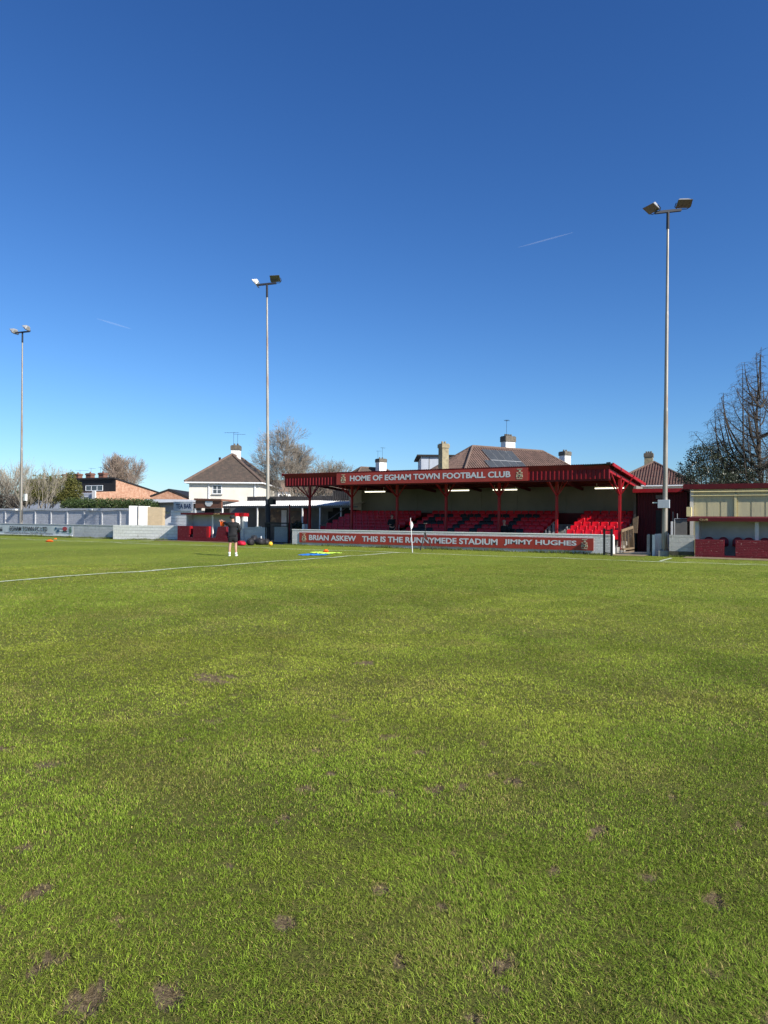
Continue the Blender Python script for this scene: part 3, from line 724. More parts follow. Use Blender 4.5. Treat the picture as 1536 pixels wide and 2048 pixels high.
def flood_from(bpx, tpx, Y, **k):
    b = PG(*bpx) if Y is None else PY(*bpx, Y); b.z = 0
    tp = PY(*tpx, b.y); return (b.x, b.y, 0), tp
b, tp = (-5.62, 35.75, 0), PY(1336, 424, 35.75)
fl = floodlight(b, tp, 'tallest looking floodlight pole beside the low block wall on the right', GALV, heads=[(-.68, -.38, .18, R_(-34), R_(64)), (.66, .38, .42, R_(26), R_(64))])
mb = MB(); mb.box(-5.88, -5.36, 35.42, 35.58, 2.27, 2.66); fb = mb.build('control_box', CLAD, fl, bevel=.01)
mb = MB(); mb.box(-6.12, -5.9, 35.46, 35.54, 2.50, 2.55); mb.build('bracket', WHITE, fb)
mb = MB(); mb.box(-5.87, -5.37, 35.50, 36.0, -.05, .26); mb.build('concrete_base', CONC, fl, bevel=.02)
mb = MB()
for s in (-1, 1):
    for q in (-1, 1): mb.hexa([(b[0] + s * .2, b[1] + q * .2, .26), (b[0] + s * .2 + .02, b[1] + q * .2, .26), (b[0] + s * .1 + .02, b[1] + q * .1, .26), (b[0] + s * .1, b[1] + q * .1, .26)] + [(b[0] + s * .12, b[1] + q * .12, .34), (b[0] + s * .12 + .02, b[1] + q * .12, .34), (b[0] + s * .1 + .02, b[1] + q * .1, .5), (b[0] + s * .1, b[1] + q * .1, .5)])
mb.build('base_fins', GALV, fl)
b2 = PY(537, 1000, 36.45)
fl2 = floodlight((b2.x, 36.45, 0), PY(534, 569, 36.45), 'middle floodlight pole rising behind the black mesh gate', GALVR, dark=2.9,
                 heads=[(-.72, -.35, .10, R_(-62), R_(42)), (.45, .30, .42, R_(20), R_(48))])
mb = MB(); mb.box(b2.x + .15, b2.x + .52, 36.3, 36.6, 2.55, 3.0); mb.build('junction_box', BLACK, fl2, bevel=.01)
b3 = PY(42.5, 1040, 37.0)
fl3 = floodlight((b3.x, 37.0, 0), PY(45, 665, 37.0), 'farthest floodlight pole by the white wall at the left edge', GALV,
                 heads=[(-.75, -.30, .12, R_(-80), R_(38)), (.30, .15, .38, R_(-70), R_(42))])
mb = MB(); mb.box(b3.x + .28, b3.x + .58, 37.0, 37.15, 3.0, 3.6); mb.tube((b3.x, 37.0, 3.4), (b3.x + .3, 37.07, 3.4), .02, n=5); mb.build('control_box', WHITE, fl3)
mb = MB(); mb.path([(b3.x + .3, 36.9, 2.3), (b3.x + .35, 36.9, 1.3)], .03, n=5); mb.build('cable', BLACK, fl3)

# ================================================================ right side: walls, dugout, gates, sheds
w_ = thing('block_wall', 'low grey unpainted block wall between the floodlight and the right dugout', 'wall', (-5., 35.9, 0))
WQ = PY(1388, 1069, 35.42); mb = MB(); mb.box(-5.36, WQ.x, 35.42, 35.62, .26, 1.02); mb.build('wall', GREYB, w_)
mb = MB(); mb.box(-5.36, WQ.x, 35.39, 35.62, -.05, .255); mb.build('plinth', MOSS, w_)
w_ = thing('block_wall', 'short bright white wall end between the gateway and the right floodlight', 'wall', (-6., 36.0, 0), R_(0))
mb = MB(); mb.hexa([(-6.15, 36.25, -.05), (-5.6, 36.0, -.05), (-5.5, 36.15, -.05), (-6.05, 36.4, -.05), (-6.15, 36.25, 1.03), (-5.6, 36.0, 1.08), (-5.5, 36.15, 1.08), (-6.05, 36.4, 1.03)]); mb.build('wall', WHITE, w_)
def post(nm, label, x, y, z, wd, m, cap='flat', z0=0):
    mb = MB(); mb.box(x - wd / 2, x + wd / 2, y - wd / 2, y + wd / 2, z0 - .03, z)
    if cap == 'round': mb.hexa([(x - wd / 2, y - wd / 2, z), (x + wd / 2, y - wd / 2, z), (x + wd / 2, y + wd / 2, z), (x - wd / 2, y + wd / 2, z)] + [(x - wd / 5, y - wd / 5, z + .05), (x + wd / 5, y - wd / 5, z + .05), (x + wd / 5, y + wd / 5, z + .05), (x - wd / 5, y + wd / 5, z + .05)])
    o = mb.build(nm, m, loc=(x, y, 0)); tag(o, label, 'post'); return o
post('gate_post', 'weathered grey post with rounded top left of the black gateway post', -6.36, 35.85, .98, .13, CONC, 'round')
post('gate_post', 'slim black post between the grey and white gateway posts', -6.23, 35.86, 1.03, .07, BLACK)
post('gate_post', 'white painted gateway post right of the black post', -6.12, 35.86, 1.0, .12, WHITE)
# black gate leaf swung open towards the pitch
g = thing('metal_gate', 'black metal gate standing open at the right end of the stand wall', 'gate', (-7.95, 34.6, 0))
pa, pb = Vector((-8.22, 34.9, 0)), Vector((-7.72, 34.2, 0))
mb = MB()
for p in (pa, pb): mb.box(p.x - .045, p.x + .045, p.y - .045, p.y + .045, 0, 1.28)
mb.build('gate_frame', BLACK, g)
mb = MB(); mb.bar(pa + Vector((0, 0, 1.2)), pb + Vector((0, 0, 1.2)), .03, .05); mb.bar(pa + Vector((0, 0, .12)), pb + Vector((0, 0, .12)), .03, .04)
for k in range(1, 8): q = pa.lerp(pb, k / 8); mb.tube(q + Vector((0, 0, .12)), q + Vector((0, 0, 1.2)), .004, n=4)
for k in range(1, 12): mb.tube(pa + Vector((0, 0, .12 + .09 * k)), pb + Vector((0, 0, .12 + .09 * k)), .003, n=4)
mb.build('mesh_panel', BLACK, g)
# wooden mesh gate by end of stand
g = thing('wooden_gate', 'slanted wooden framed mesh gate beside the right end column of the stand', 'gate', (-7.6, 37.6, 0))
ga, gb = PG(1244, 1103), None
pts = {k: PY(*v, yy) for k, v, yy in (('bl', (1245, 1099), 36.9), ('br', (1268, 1096), 37.5), ('tr', (1266, 1054), 37.5), ('tl', (1243, 1062), 36.9))}
mb = MB(); mb.bar(pts['bl'], pts['br'], .06, .10); mb.bar(pts['tl'], pts['tr'], .05, .13)
for k in (0, .28, .56, 1.): mb.bar(pts['bl'].lerp(pts['br'], k), pts['tl'].lerp(pts['tr'], k), .05, .035)
mb.bar(pts['bl'] + Vector((0, 0, -.16)), pts['br'] + Vector((0, 0, -.16)), .05, .08); mb.bar(pts['bl'] + Vector((.05, 0, -.2)), pts['bl'] + Vector((.05, 0, .05)), .04, .04)
mb.build('frame', GATEW, g)
mb = MB()
for k in range(1, 14): q0 = pts['bl'].lerp(pts['br'], k / 14); q1 = pts['tl'].lerp(pts['tr'], k / 14); mb.tube(q0, q1, .004, n=4)
for k in range(1, 22): mb.tube(pts['bl'].lerp(pts['tl'], k / 22), pts['br'].lerp(pts['tr'], k / 22), .004, n=4)
mb.build('mesh_panel', GATEW, g)
q0, q1 = PY(1270, 1066, 37.9), PY(1272, 1036, 38.1)
mb = MB(); mb.prism([(q0.x - .10, q0.z), (q0.x + .12, q0.z), (q0.x + .17, q1.z + .1), (q0.x - .10, q1.z - .05)], 37.85, 37.9)
o = mb.build('wooden_screen', GATEW, loc=(q0.x, 37.9, 0)); tag(o, 'narrow upright brown timber screen behind the slanted mesh gate', 'screen')
mb = MB(); mb.prismx([(38.3, 1.2), (39.7, 1.2), (39.7, 2.05), (38.3, 1.35)], -7.75, -7.70); o = mb.build('side_screen', BLACK, loc=(-7.7, 39, 0)); tag(o, 'black sloping side screen at the right edge of the seating', 'screen')
mb = MB(); mb.box(-7.86, -6.35, 35.75, 36.0, -.03, .10); mb.box(-7.86, -6.35, 36.003, 40., -.03, .03); tag(mb.build('path', CONCP), kind='structure')
mb = MB(); mb.tube((-7.86, 35.7, .17), (-6.4, 35.8, .12), .012, n=5); o = mb.build('barrier_chain', ALFR, loc=(-7., 35.75, .1)); tag(o, 'thin pale cord strung low across the gateway', 'cord')
# dark red shed
sh = thing('red_shed', 'dark red corrugated shed with flat red fascia and black doorway', 'shed', (-6.4, 40, 0))
mb = MB(); SX0, SX1 = -7.68, -5.0
mb.box(SX0, SX1 - .2, 40.05, 43, -.03, 3.2)
x = SX0 + .05
while x < SX1 - .3:
    if not (-6.75 < x < -6.0): mb.box(x, x + .05, 40.0, 40.05, 0, 3.2)
    else: mb.box(x, x + .05, 40.0, 40.05, 2.25, 3.2)
    x += .14
mb.build('wall', DRED, sh)
mb = MB(); mb.hexa([(-7.85, 39.6, 3.18), (-5.42, 39.6, 3.18), (-5.2, 43.2, 3.18), (-7.85, 43.2, 3.18), (-7.85, 39.6, 3.38), (-5.30, 39.6, 3.38), (-5.05, 43.2, 3.38), (-7.85, 43.2, 3.38)]); mb.build('roof', RED, sh)
mb = MB(); mb.box(-6.72, -6.02, 39.99, 40.03, 0, 2.24); mb.build('door', BLACK, sh)
mb = MB(); mb.box(-6.72, -6.35, 39.9, 39.98, 2.85, 3.05); mb.build('wall_lamp', INTG, sh)
# rails and panel right of shed
post('fence_post', 'white wooden post standing in front of the dark red shed', PY(1344, 1060, 38).x, 38, 1.65, .1, WHITE)
post('fence_post', 'dark grey pipe post rising in front of the dark red shed', PY(1346, 1030, 38.6).x, 38.6, 2.15, .06, INTG)
fp = thing('sheet_fence', 'grey sheet fence panel with pipe frame behind the low block wall', 'fence', (-5.2, 38, 0))
a0 = PY(1349, 1034, 38); a1 = PY(1374, 1034, 38)
mb = MB(); mb.box(a0.x, a1.x, 38.0, 38.03, .2, 1.72); mb.build('panel', INTG, fp)
mb = MB(); mb.tube((a0.x, 37.98, 0), (a0.x, 37.98, 1.78), .025, n=6); mb.tube((a0.x, 37.98, 1.78), (a1.x + .35, 37.98, 1.78), .025, n=6); mb.tube((a0.x + .13, 37.98, 1.78), (a0.x + .13, 37.98, 2.05), .02, n=6); mb.build('pipe_frame', ALFR, fp)
# cream building
cb = thing('clubhouse', 'cream shuttered building with dark red flat roof edge on the right', 'building', (0, 39, 0))
CYB = 38.2; cx0 = PY(1380, 1000, CYB).x
mb = MB(); mb.box(cx0, 9, CYB + .12, 43, -.03, 3.25); mb.box(cx0, cx0 + .16, CYB, CYB + .12, 0, 3.25); mb.build('wall', CREAM, cb)
x = cx0 + .16; k = 0
while x < 8.8:
    e = x + 1.93
    mb = MB(); mb.box(x + .002, e - .1, CYB + .03, CYB + .118, .05, 2.72); nb = 3
    for q in range(nb): mb.box(x + .04 + q * .6, x + .56 + q * .6, CYB + .012, CYB + .03, .08, 2.68)
    mb.build('shutter', CREAMP, cb)
    mb = MB(); mb.box(x, e - .1, CYB + .04, CYB + .118, 2.723, 3.245); mb.build('shutter_box', CREAMP, cb)
    mb = MB(); mb.box(e - .1, e - .002, CYB - .05, CYB + .118, 0, 3.0); mb.build('pilaster', CREAMT, cb)
    x = e; k += 1
mb = MB()
mb.tube((cx0 + .05, CYB - .09, 3.12), (9, CYB - .09, 3.10), .03, n=8); mb.tube((cx0 + .05, CYB - .06, 2.93), (9, CYB - .06, 2.93), .025, n=8)
mb.build('gutter_pipe', CREAMT, cb)
rx0 = PY(1366, 975, CYB - .12).x
mb = MB(); mb.box(rx0, 9.2, CYB - .12, 43.2, 3.26, 3.50); mb.build('roof', DRED, cb)
mb = MB(); q = PY(1373, 1014, 37.9); mb.box(q.x, q.x + .22, 37.9, 38.15, 1.9, 2.37); mb.build('meter_box', CREAMT, cb)
# right dugout
DY = 35.25
dg = thing('dugout', 'right hand dugout with red brick front walls and red roof edge', 'dugout', (-1.5, 36.2, 0), group='dugouts beside the pitch')
dx0 = PY(1374, 1040, DY).x
mb = MB(); mb.box(dx0, 5, DY - .0, DY + .08, 1.66, 1.82); mb.hexa([(dx0, DY + .083, 1.70), (5, DY + .083, 1.70), (5, DY + 1.6, 1.80), (dx0, DY + 1.6, 1.80), (dx0, DY + .083, 1.80), (5, DY + .083, 1.80), (5, DY + 1.6, 1.90), (dx0, DY + 1.6, 1.90)])
mb.build('roof', DRED, dg)
wx = [PY(v, 1090, DY).x for v in (1390, 1448, 1471, 1536)]
mb = MB(); mb.box(wx[0], wx[1], DY, DY + .22, .12, .84); mb.box(wx[2], wx[2] + 1.95, DY, DY + .22, .12, .84); mb.box(wx[0], 5, DY + .005, DY + .215, -.05, .12)
mb.build('front_wall', REDB, dg)
mb = MB()
for v in (1390.5, 1510): p = PY(v, 1060, DY + .3).x; mb.box(p, p + .15, DY + .24, DY + .40, .1, 1.68)
mb.build('pillar', GWALL, dg)
mb = MB(); mb.box(wx[0] + .02, 5, DY + 1.35, DY + 1.5, 0, 1.78); mb.box(wx[0] + .02, wx[0] + .12, DY + .41, DY + 1.348, 0, 1.74); mb.build('lining', GWALL, dg)
mb = MB(); mb.box(wx[0] + .14, 5, DY + .43, DY + 1.34, -.02, .03); mb.build('floor', INTD, dg)
text('lettering', 'CLUB', PY(1399, 1040, DY).x, PY(1416, 1040, DY).x, 1.70, 1.78, DY - .004, GOLD, dg, bold=.01)
def bucket(nm, label, x, y, z, grp, m=SEATD):
    b = MB(); vs = []; cols = np.linspace(-1, 1, 9); rows = [(-.2, .0), (0, -.02), (.16, .02), (.20, .14), (.23, .28), (.25, .36), (.26, .41)]
    for ri, (yy, zz) in enumerate(rows):
        for c in cols:
            drop = (.10 * c * c * c * c + .06 * c * c) * max(0, (ri - 2) / 4)
            vs.append((x + c * .22, y + yy - .05 * c * c, z + zz - drop + .04 * c * c * (ri < 3)))
    b.add(vs, [(r * 9 + c, r * 9 + c + 1, (r + 1) * 9 + c + 1, (r + 1) * 9 + c) for r in range(6) for c in range(8)])
    t = thing(nm, label, 'seat', (x, y, 0), 0, grp)
    o = b.build('seat_shell', m, t, smooth=True); md = o.modifiers.new('s', 'SOLIDIFY'); md.thickness = .02
    b = MB(); b.box(x - .03, x + .03, y - .05, y + .05, 0, z - .005); b.build('pedestal', BLACK, t)
for k, v in enumerate((1417, 1446, 1475, 1497, 1530)):
    p = PY(v, 1080, DY + .95)
    bucket('bucket_seat', f'dark red bucket seat, {ORD[k + 1]} from the left in the right dugout', p.x, DY + .95, .53, 'bucket seats in the right dugout')

# ================================================================ left side
lw = thing('block_wall', 'low white wall tinted shade grey behind the banner at the left edge', 'wall', (-60, 36, 0))
mb = MB(); mb.box(-80, -45.02, 36.0, 36.2, -.05, .99); mb.build('wall', GREYW, lw)  # shade on the white wall is put into this grey colour
mb = MB(); mb.box(-80, -45.02, 35.98, 36.22, .99, 1.045); mb.build('coping', GREYW, lw)
rw = thing('block_wall', 'low white painted wall left of the dugout, brighter than its neighbour', 'wall', (-41, 36, 0))
mb = MB(); mb.hexa([(-44.6, 35.65, -.05), (-37.2, 36.5, -.05), (-37.2, 36.7, -.05), (-44.6, 35.85, -.05), (-44.6, 35.65, 1.06), (-37.2, 36.5, 1.08), (-37.2, 36.7, 1.08), (-44.6, 35.85, 1.06)]); mb.build('wall', WHITEW, rw)
bn = thing('banner', 'pale club banner reading EGHAM TOWN FC LTD on the low wall', 'banner', (-55, 35.9, .1))
by = 35.93; bx0, bx1 = -60.6, PY(146, 1060, by).x
mb = MB(); nn = 60
for k in range(nn):
    xa_ = bx0 + (bx1 - bx0) * k / nn; xb_ = bx0 + (bx1 - bx0) * (k + 1) / nn; wv = lambda x_: .02 * math.sin(x_ * 1.7) + .012 * math.sin(x_ * 4.1)
    mb.hexa([(xa_, by + wv(xa_) * .0, .12), (xb_, by, .12), (xb_, by + .02, .12), (xa_, by + .02, .12), (xa_, by + wv(xa_) * .4, .90), (xb_, by + wv(xb_) * .4, .90), (xb_, by + .02 + wv(xb_) * .4, .90), (xa_, by + .02 + wv(xa_) * .4, .90)])
mb.build('sheet', BANW, bn)
mb = MB(); mb.box(bx0, bx1, by - .03, by - .002, .10, .20); mb.build('white_edge', PVC, bn)
B = lambda v: PY(v, 1065, by).x
text('lettering', 'EGHAM TOWN FC LTD', B(20), B(95), PY(60, 1062.2, by).z, PY(60, 1053.2, by).z, by - .03, BANK, bn, bold=.02)
text('lettering', 'Combined Counties North Division 2024-2025 League Champions', B(9), B(106.5), PY(60, 1069.2, by).z, PY(60, 1064.6, by).z, by - .03, BANK, bn, bold=.002)
text('lettering', 'uck', B(0), B(5.5), PY(3, 1057, by).z, PY(3, 1053.5, by).z, by - .03, BANK, bn, bold=.002)
def ell(cx, cz, rx, rz, n=18): return [(cx + rx * math.cos(2 * math.pi * k / n), cz + rz * math.sin(2 * math.pi * k / n)) for k in range(n)]
mb = MB(); mb.prism(ell(B(130), PY(130, 1057.5, by).z, .30, .16), by - .034, by - .024); mb.build('logo', BANR, bn)
mb = MB(); mb.box(B(114), B(119), by - .034, by - .024, .40, .60); mb.prism(ell(B(112), .70, .12, .10), by - .034, by - .024); mb.box(B(114), B(124), by - .014, by - .01, .67, .71); mb.build('logo', BANB, bn)
mb = MB(); mb.box(B(126), B(135), by - .034, by - .024, .44, .53); mb.box(B(-6), B(5), by - .014, by - .01, .36, .56); mb.build('logo', BANK, bn)
mb = MB(); mb.prism(ell(B(141), .52, .16, .20), by - .034, by - .024); mb.prism(ell(B(141), .78, .12, .06), by - .034, by - .024); mb.build('logo', BANG, bn)
mb = MB(); mb.prism([(B(112), .56), (B(119), .55), (B(143), .32), (B(143), .36), (B(125), .56)], by - .024, by - .018); mb.build('swoosh', PVC, bn)

# back boundary wall with piers
bw = thing('boundary_wall', 'tall grey painted block wall with piers at the back left', 'wall', (-58, 41, 0))
BWY = 41.
mb = MB(); mb.box(-90, PY(258, 1020, BWY).x, BWY, BWY + .1, -.05, 2.30); mb.build('wall', GREYW, bw)
mb = MB(); x = -90
xend = PY(258, 1020, BWY).x
while x < xend:
    e = min(x + .5, xend); h0 = .05 * math.sin(x * 1.1); h1 = .05 * math.sin((x + .5) * 1.1)
    mb.hexa([(x, BWY - .10, 2.22 + h0 * .6), (e, BWY - .10, 2.22 + h1 * .6), (e, BWY + .14, 2.22), (x, BWY + .14, 2.22), (x, BWY - .10, 2.42), (e, BWY - .10, 2.42), (e, BWY + .14, 2.42), (x, BWY + .14, 2.42)]); x = e
mb.build('coping', GREYW, bw)
x = PY(71, 1035, BWY).x - 2.38 * 4
while x < xend:
    mb = MB(); mb.box(x - .07, x + .07, BWY - .07, BWY - .002, 0, 2.21); mb.build('pier', GREYW, bw); x += 2.38
for v in (31, 181):
    p = PY(v, 1021, BWY - .2); mb = MB(); mb.box(p.x - .3, p.x + .2, BWY - .35, BWY - .12, 2.24, 2.36); o = mb.build('wall_light', WHITE, bw)
ww = thing('block_wall', 'bright white wall section right of the tall grey wall', 'wall', PY(258, 1030, 41.))
p0 = PY(258, 1030, 40.9); p1 = PY(295, 1030, 41.8); p2 = PY(325, 1030, 42.5)
mb = MB(); mb.hexa([(p0.x, p0.y, 0), (p1.x, p1.y, 0), (p1.x + .1, p1.y + .2, 0), (p0.x + .1, p0.y + .2, 0), (p0.x, p0.y, 2.63), (p1.x, p1.y, 2.60), (p1.x + .1, p1.y + .2, 2.60), (p0.x + .1, p0.y + .2, 2.63)]); mb.build('wall', WHITE, ww)
pm = p0.lerp(p1, .53); mb = MB(); mb.tube((pm.x, pm.y - .08, 0), (pm.x, pm.y - .08, 2.6), .04, n=6); mb.build('downpipe', INTG, ww)
tb = thing('brick_wall', 'tan brick wall section between the white wall and tea bar', 'wall', p1)
mb = MB(); mb.hexa([(p1.x + .002, p1.y, 0), (p2.x, p2.y, 0), (p2.x + .1, p2.y + .2, 0), (p1.x + .102, p1.y + .2, 0), (p1.x + .002, p1.y, 2.55), (p2.x, p2.y, 2.5), (p2.x + .1, p2.y + .2, 2.5), (p1.x + .102, p1.y + .2, 2.55)]); mb.build('wall', BRICKT, tb)
# lean-to passage
lt = thing('lean_to', 'dark open lean-to with thin sloping roof beside the tea bar', 'shelter', (-43.5, 41, 0))
a0 = PY(303, 1004, 43).x; a1 = PY(352, 1004, 43).x
mb = MB(); mb.hexa([(a0, 43, 2.86), (a1, 43, 2.90), (a1, 46, 3.0), (a0, 46, 2.96), (a0, 43, 2.94), (a1, 43, 2.98), (a1, 46, 3.08), (a0, 46, 3.04)]); mb.build('roof', CORRD, lt)
mb = MB(); mb.box(a0, a1 + 1, 44.9, 45, 0, 2.9); mb.build('back_wall', INTD, lt)

# tea bar
TB = thing('tea_bar', 'white block tea bar with brown timber canopy and white badge', 'kiosk', (-39, 39, 0))
ty_ = 38.6
t0x = PY(342, 1030, ty_).x; t1x = PY(392, 1030, ty_).x; t2x = PY(444, 1010, ty_).x
mb = MB(); mb.box(t0x, t1x, ty_, ty_ + 1.2, 0, 2.2); mb.box(t0x - .35, t0x - .002, ty_, ty_ + .2, 0, 1.25); mb.box(t0x - .6, t0x - .352, ty_, ty_ + .2, 0, 1.1); mb.build('wall', WHITEW, TB)
mb = MB(); mb.box(t1x - .14, t1x, ty_ - .03, ty_ - .002, .5, 2.36); mb.build('corner_post', WHITE, TB)
mb = MB(); mb.box(t1x + .002, t2x, ty_ - .05, ty_ + .05, 2.38, 2.95); mb.box(t1x - .02, t1x, ty_ - .05, ty_ + 1.5, 2.38, 2.95); cn = mb.build('canopy_board', TIMB, TB)
xr2 = PY(470, 1000, ty_ + 1).x
mb = MB(); mb.hexa([(t1x - .1, ty_ - .12, 2.96), (t2x + .05, ty_ - .12, 2.90), (xr2, ty_ + 1.4, 2.86), (t1x - .1, ty_ + 1.5, 2.96), (t1x - .1, ty_ - .12, 3.10), (t2x + .05, ty_ - .12, 3.03), (xr2, ty_ + 1.4, 2.98), (t1x - .1, ty_ + 1.5, 3.12)]); mb.build('roof', TIMB, TB)
bq = [PY(v, 1008, ty_).x for v in (411.8, 426.2)]
mb = MB(); mb.prism([(bq[0], 2.87), (bq[0], 2.66), (bq[0] + .2, 2.5), (bq[1] - .2, 2.5), (bq[1], 2.66), (bq[1], 2.87)][::-1], ty_ - .08, ty_ - .052); mb.build('badge', WHITE, cn)
mb = MB(); mb.box(bq[0] + .17, bq[1] - .22, ty_ - .086, ty_ - .081, 2.775, 2.80); mb.build('badge_print', CLAD, cn)
mb = MB(); mb.box(t1x + .002, t2x - .1, ty_ + .9, ty_ + 1, 1.0, 2.36); mb.build('hatch', INTD, TB)
mb = MB(); mb.box(PY(428, 1010, ty_ + .8).x, PY(440, 1010, ty_ + .8).x, ty_ + .85, ty_ + .89, 1.9, 2.3); mb.build('menu_board', INTG, TB)
mb = MB(); mb.tube((t2x + .06, ty_, 0), (t2x + .06, ty_, 2.37), .06, n=8); mb.build('post', WHITE, TB)
mb = MB(); mb.box(t1x + .002, t2x, ty_ + .0, ty_ + .15, 0, 1.5); mb.build('counter_front', GREYW, TB)
ts = thing('sign_board', 'grey white sign reading TEA BAR in navy letters', 'sign', (-40, ty_ - .1, 2.2))
u0, u1 = PY(347.5, 1012, ty_ - .08).x, PY(386, 1012, ty_ - .08).x
mb = MB(); mb.box(u0, u1, ty_ - .10, ty_ - .06, 2.16, 2.86); mb.build('board', CLAD, ts)
mb = MB(); mb.box((u0 + u1) / 2 - .006, (u0 + u1) / 2 + .006, ty_ - .106, ty_ - .101, 2.16, 2.86); mb.build('joint', INTG, ts)
text('lettering', 'TEA BAR', PY(352, 1012, ty_ - .1).x, PY(382.5, 1012, ty_ - .1).x, 2.34, 2.70, ty_ - .103, NAVY, ts, bold=.02)
# covered terrace behind
ct = thing('covered_terrace', 'long open shelter with white corrugated roof and slim posts', 'shelter', (-33, 42, 0))
c0, c1 = PY(446, 1010, 41).x, -26.3
mb = MB(); x = c0; 
pk = .19
n = int((c1 - c0) / pk)
for k in range(n * 4):
    xa_ = c0 + pk * k / 4; xb_ = c0 + pk * (k + 1) / 4; ha = .03 * math.sin(2 * math.pi * k / 4); hb = .03 * math.sin(2 * math.pi * (k + 1) / 4)
    sh_ = 0
    mb.add([(xa_, 40.95, 2.60 + ha), (xb_, 40.95, 2.60 + hb), (xb_, 43.3, 3.02 + hb), (xa_, 43.3, 3.02 + ha), (xa_, 40.95, 2.585 + ha), (xb_, 40.95, 2.585 + hb)], [(0, 1, 2, 3), (4, 5, 1, 0)])
mb.build('roof', CORR, ct)
mb = MB(); mb.box(c0, c1, 41.0, 41.08, 2.44, 2.55); mb.build('front_beam', INTG, ct)
for v in (455, 515, 579, 605, 640, 682):
    p = PY(v, 1030, 41.04).x; mb = MB(); mb.box(p - .04, p + .04, 41.0, 41.08, 0, 2.44); mb.build('post', WHITE, ct)
mb = MB(); mb.box(c0 - 4.2, c1, 43.35, 43.45, 0, 3.0); mb.build('back_wall', INTG, ct)
mb = MB()
for k in range(int((c1 - c0 - .5) / .19)): xa_ = c0 + .5 + .19 * k; mb.box(xa_, xa_ + .11, 43.20, 43.26, 3.02, 3.37); mb.box(xa_ + .11, xa_ + .19, 43.22, 43.28, 3.02, 3.34)
mb.build('rear_fascia', CORRD, ct)
mb = MB(); mb.box(c0 + .5, c1, 43.28, 46, 3.28, 3.32); mb.build('rear_roof', CORRD, ct)
for (va, vb, za, zb, lab, m) in ((541, 562, 1.35, 2.3, 'dark poster', POSTER), (582, 603, 1.3, 2.25, 'brown poster', POSTER), (563, 573, 1.0, 2.3, 'pale panel', WHITE), (606, 614, .9, 2.4, 'red', RED)):
    xa_, xb_ = PY(va, 1030, 43.3).x, PY(vb, 1030, 43.3).x
    mb = MB(); mb.box(xa_, xb_, 43.28, 43.345, za, zb); mb.build('wall_panel', m, ct)
mb = MB(); mb.box(PY(655, 1030, 43.2).x, PY(668, 1030, 43.2).x, 43.28, 43.346, 0, 2.2); mb.build('door', INTD, ct)
# dark slatted hoarding left of stand
ho = thing('slatted_hoarding', 'dark vertical slatted hoarding behind the left end of the stand', 'fence', (-28, 43, 0))
x = PY(667, 1000, 43).x; xe = PY(712, 1000, 43).x; k = 0
mb = MB()
while x < xe: mb.box(x, x + .13, 42.9, 42.95, 2.5, 3.75 + .02 * (k % 3)); x += .19; k += 1
mb.box(PY(667, 1000, 43).x, xe, 42.955, 43.0, 2.5, 3.72)
mb.build('slats', CORRD, ho)
mb = MB(); mb.box(PY(667, 1000, 43).x, xe, 42.93, 43.05, 0, 2.49); mb.build('base_wall', INTD, ho)
mb = MB(); q0 = PY(695, 1022, 38.2); q1 = PY(702, 1016, 39.4)
mb.bar(PY(640, 1052, 38), PY(700, 1010, 42), .05, .05); o = mb.build('ramp_rail', INTG, loc=PY(640, 1052, 38)); tag(o, 'grey sloping handrail at the left end of the seating', 'handrail')

# left dugout
LD = thing('dugout', 'left hand dugout with red brick front walls and thin red roof', 'dugout', (-35.5, 36, 0), group='dugouts beside the pitch')
LY = 35.6; V = lambda v, y=LY: PY(v, 1060, y).x
mb = MB(); mb.box(V(361), V(469), LY, LY + .08, 1.86, 1.98); mb.hexa([(V(361), LY + .083, 1.88), (V(469), LY + .083, 1.88), (V(469), LY + 1.0, 1.92), (V(361), LY + 1.0, 1.92), (V(361), LY + .083, 1.97), (V(469), LY + .083, 1.97), (V(469), LY + 1.0, 2.0), (V(361), LY + 1.0, 2.0)]); mb.build('roof', DRED, LD)  # shade on the roof front is put into the darker red
mb = MB(); mb.box(V(469) + .002, V(469) + .03, LY, LY + .75, 1.76, 1.99); mb.build('roof_end', RED, LD)  # sunlit end face, its light put into a brighter red
mb = MB(); FZ = 1.07
mb.box(V(355), V(378), LY, LY + .22, .3, FZ); mb.box(V(386), V(413), LY, LY + .22, .3, FZ); mb.box(V(438), V(452), LY, LY + .22, .3, FZ)
mb.prism([(V(431), .3), (V(438) - .002, .3), (V(438) - .002, FZ), (V(435.5), FZ - .05)], LY + .0, LY + .22)
mb.box(V(355), V(470), LY + .004, LY + .216, -.05, .3); mb.build('front_wall', REDB, LD)
mb = MB(); mb.box(V(413) + .002, V(413) + .2, LY + .02, LY + .22, .31, FZ); mb.box(V(378) + .002, V(378) + .1, LY + .02, LY + .7, .5, FZ); mb.build('wall_end', RED, LD)  # sun on the side faces of the front wall, painted as brighter red
mb = MB(); mb.box(V(422), V(434), LY + .3, LY + .6, .15, .38); mb.build('step', CONC, LD)
mb = MB(); mb.box(V(366), V(472), LY + .85, LY + .98, 0, 1.87); mb.box(V(366), V(366) + .1, LY + .3, LY + .848, 0, 1.86); mb.build('lining', GWALL, LD)
mb = MB(); mb.box(V(418.5), V(420.5), LY + .25, LY + .33, .3, 1.87); mb.build('post', WHITE, LD)
mb = MB(); mb.box(V(469) - .03, V(469) + .06, LY + .1, LY + .72, .9, 1.755); mb.build('end_pillar', WHITE, LD)
mb = MB(); mb.box(V(355) + .3, V(470), LY + .3, LY + .84, -.02, .05); mb.build('floor', INTD, LD)
text('lettering', 'CLUB', V(427), V(439), 1.885, 1.96, LY - .004, GOLD, LD, bold=.01)
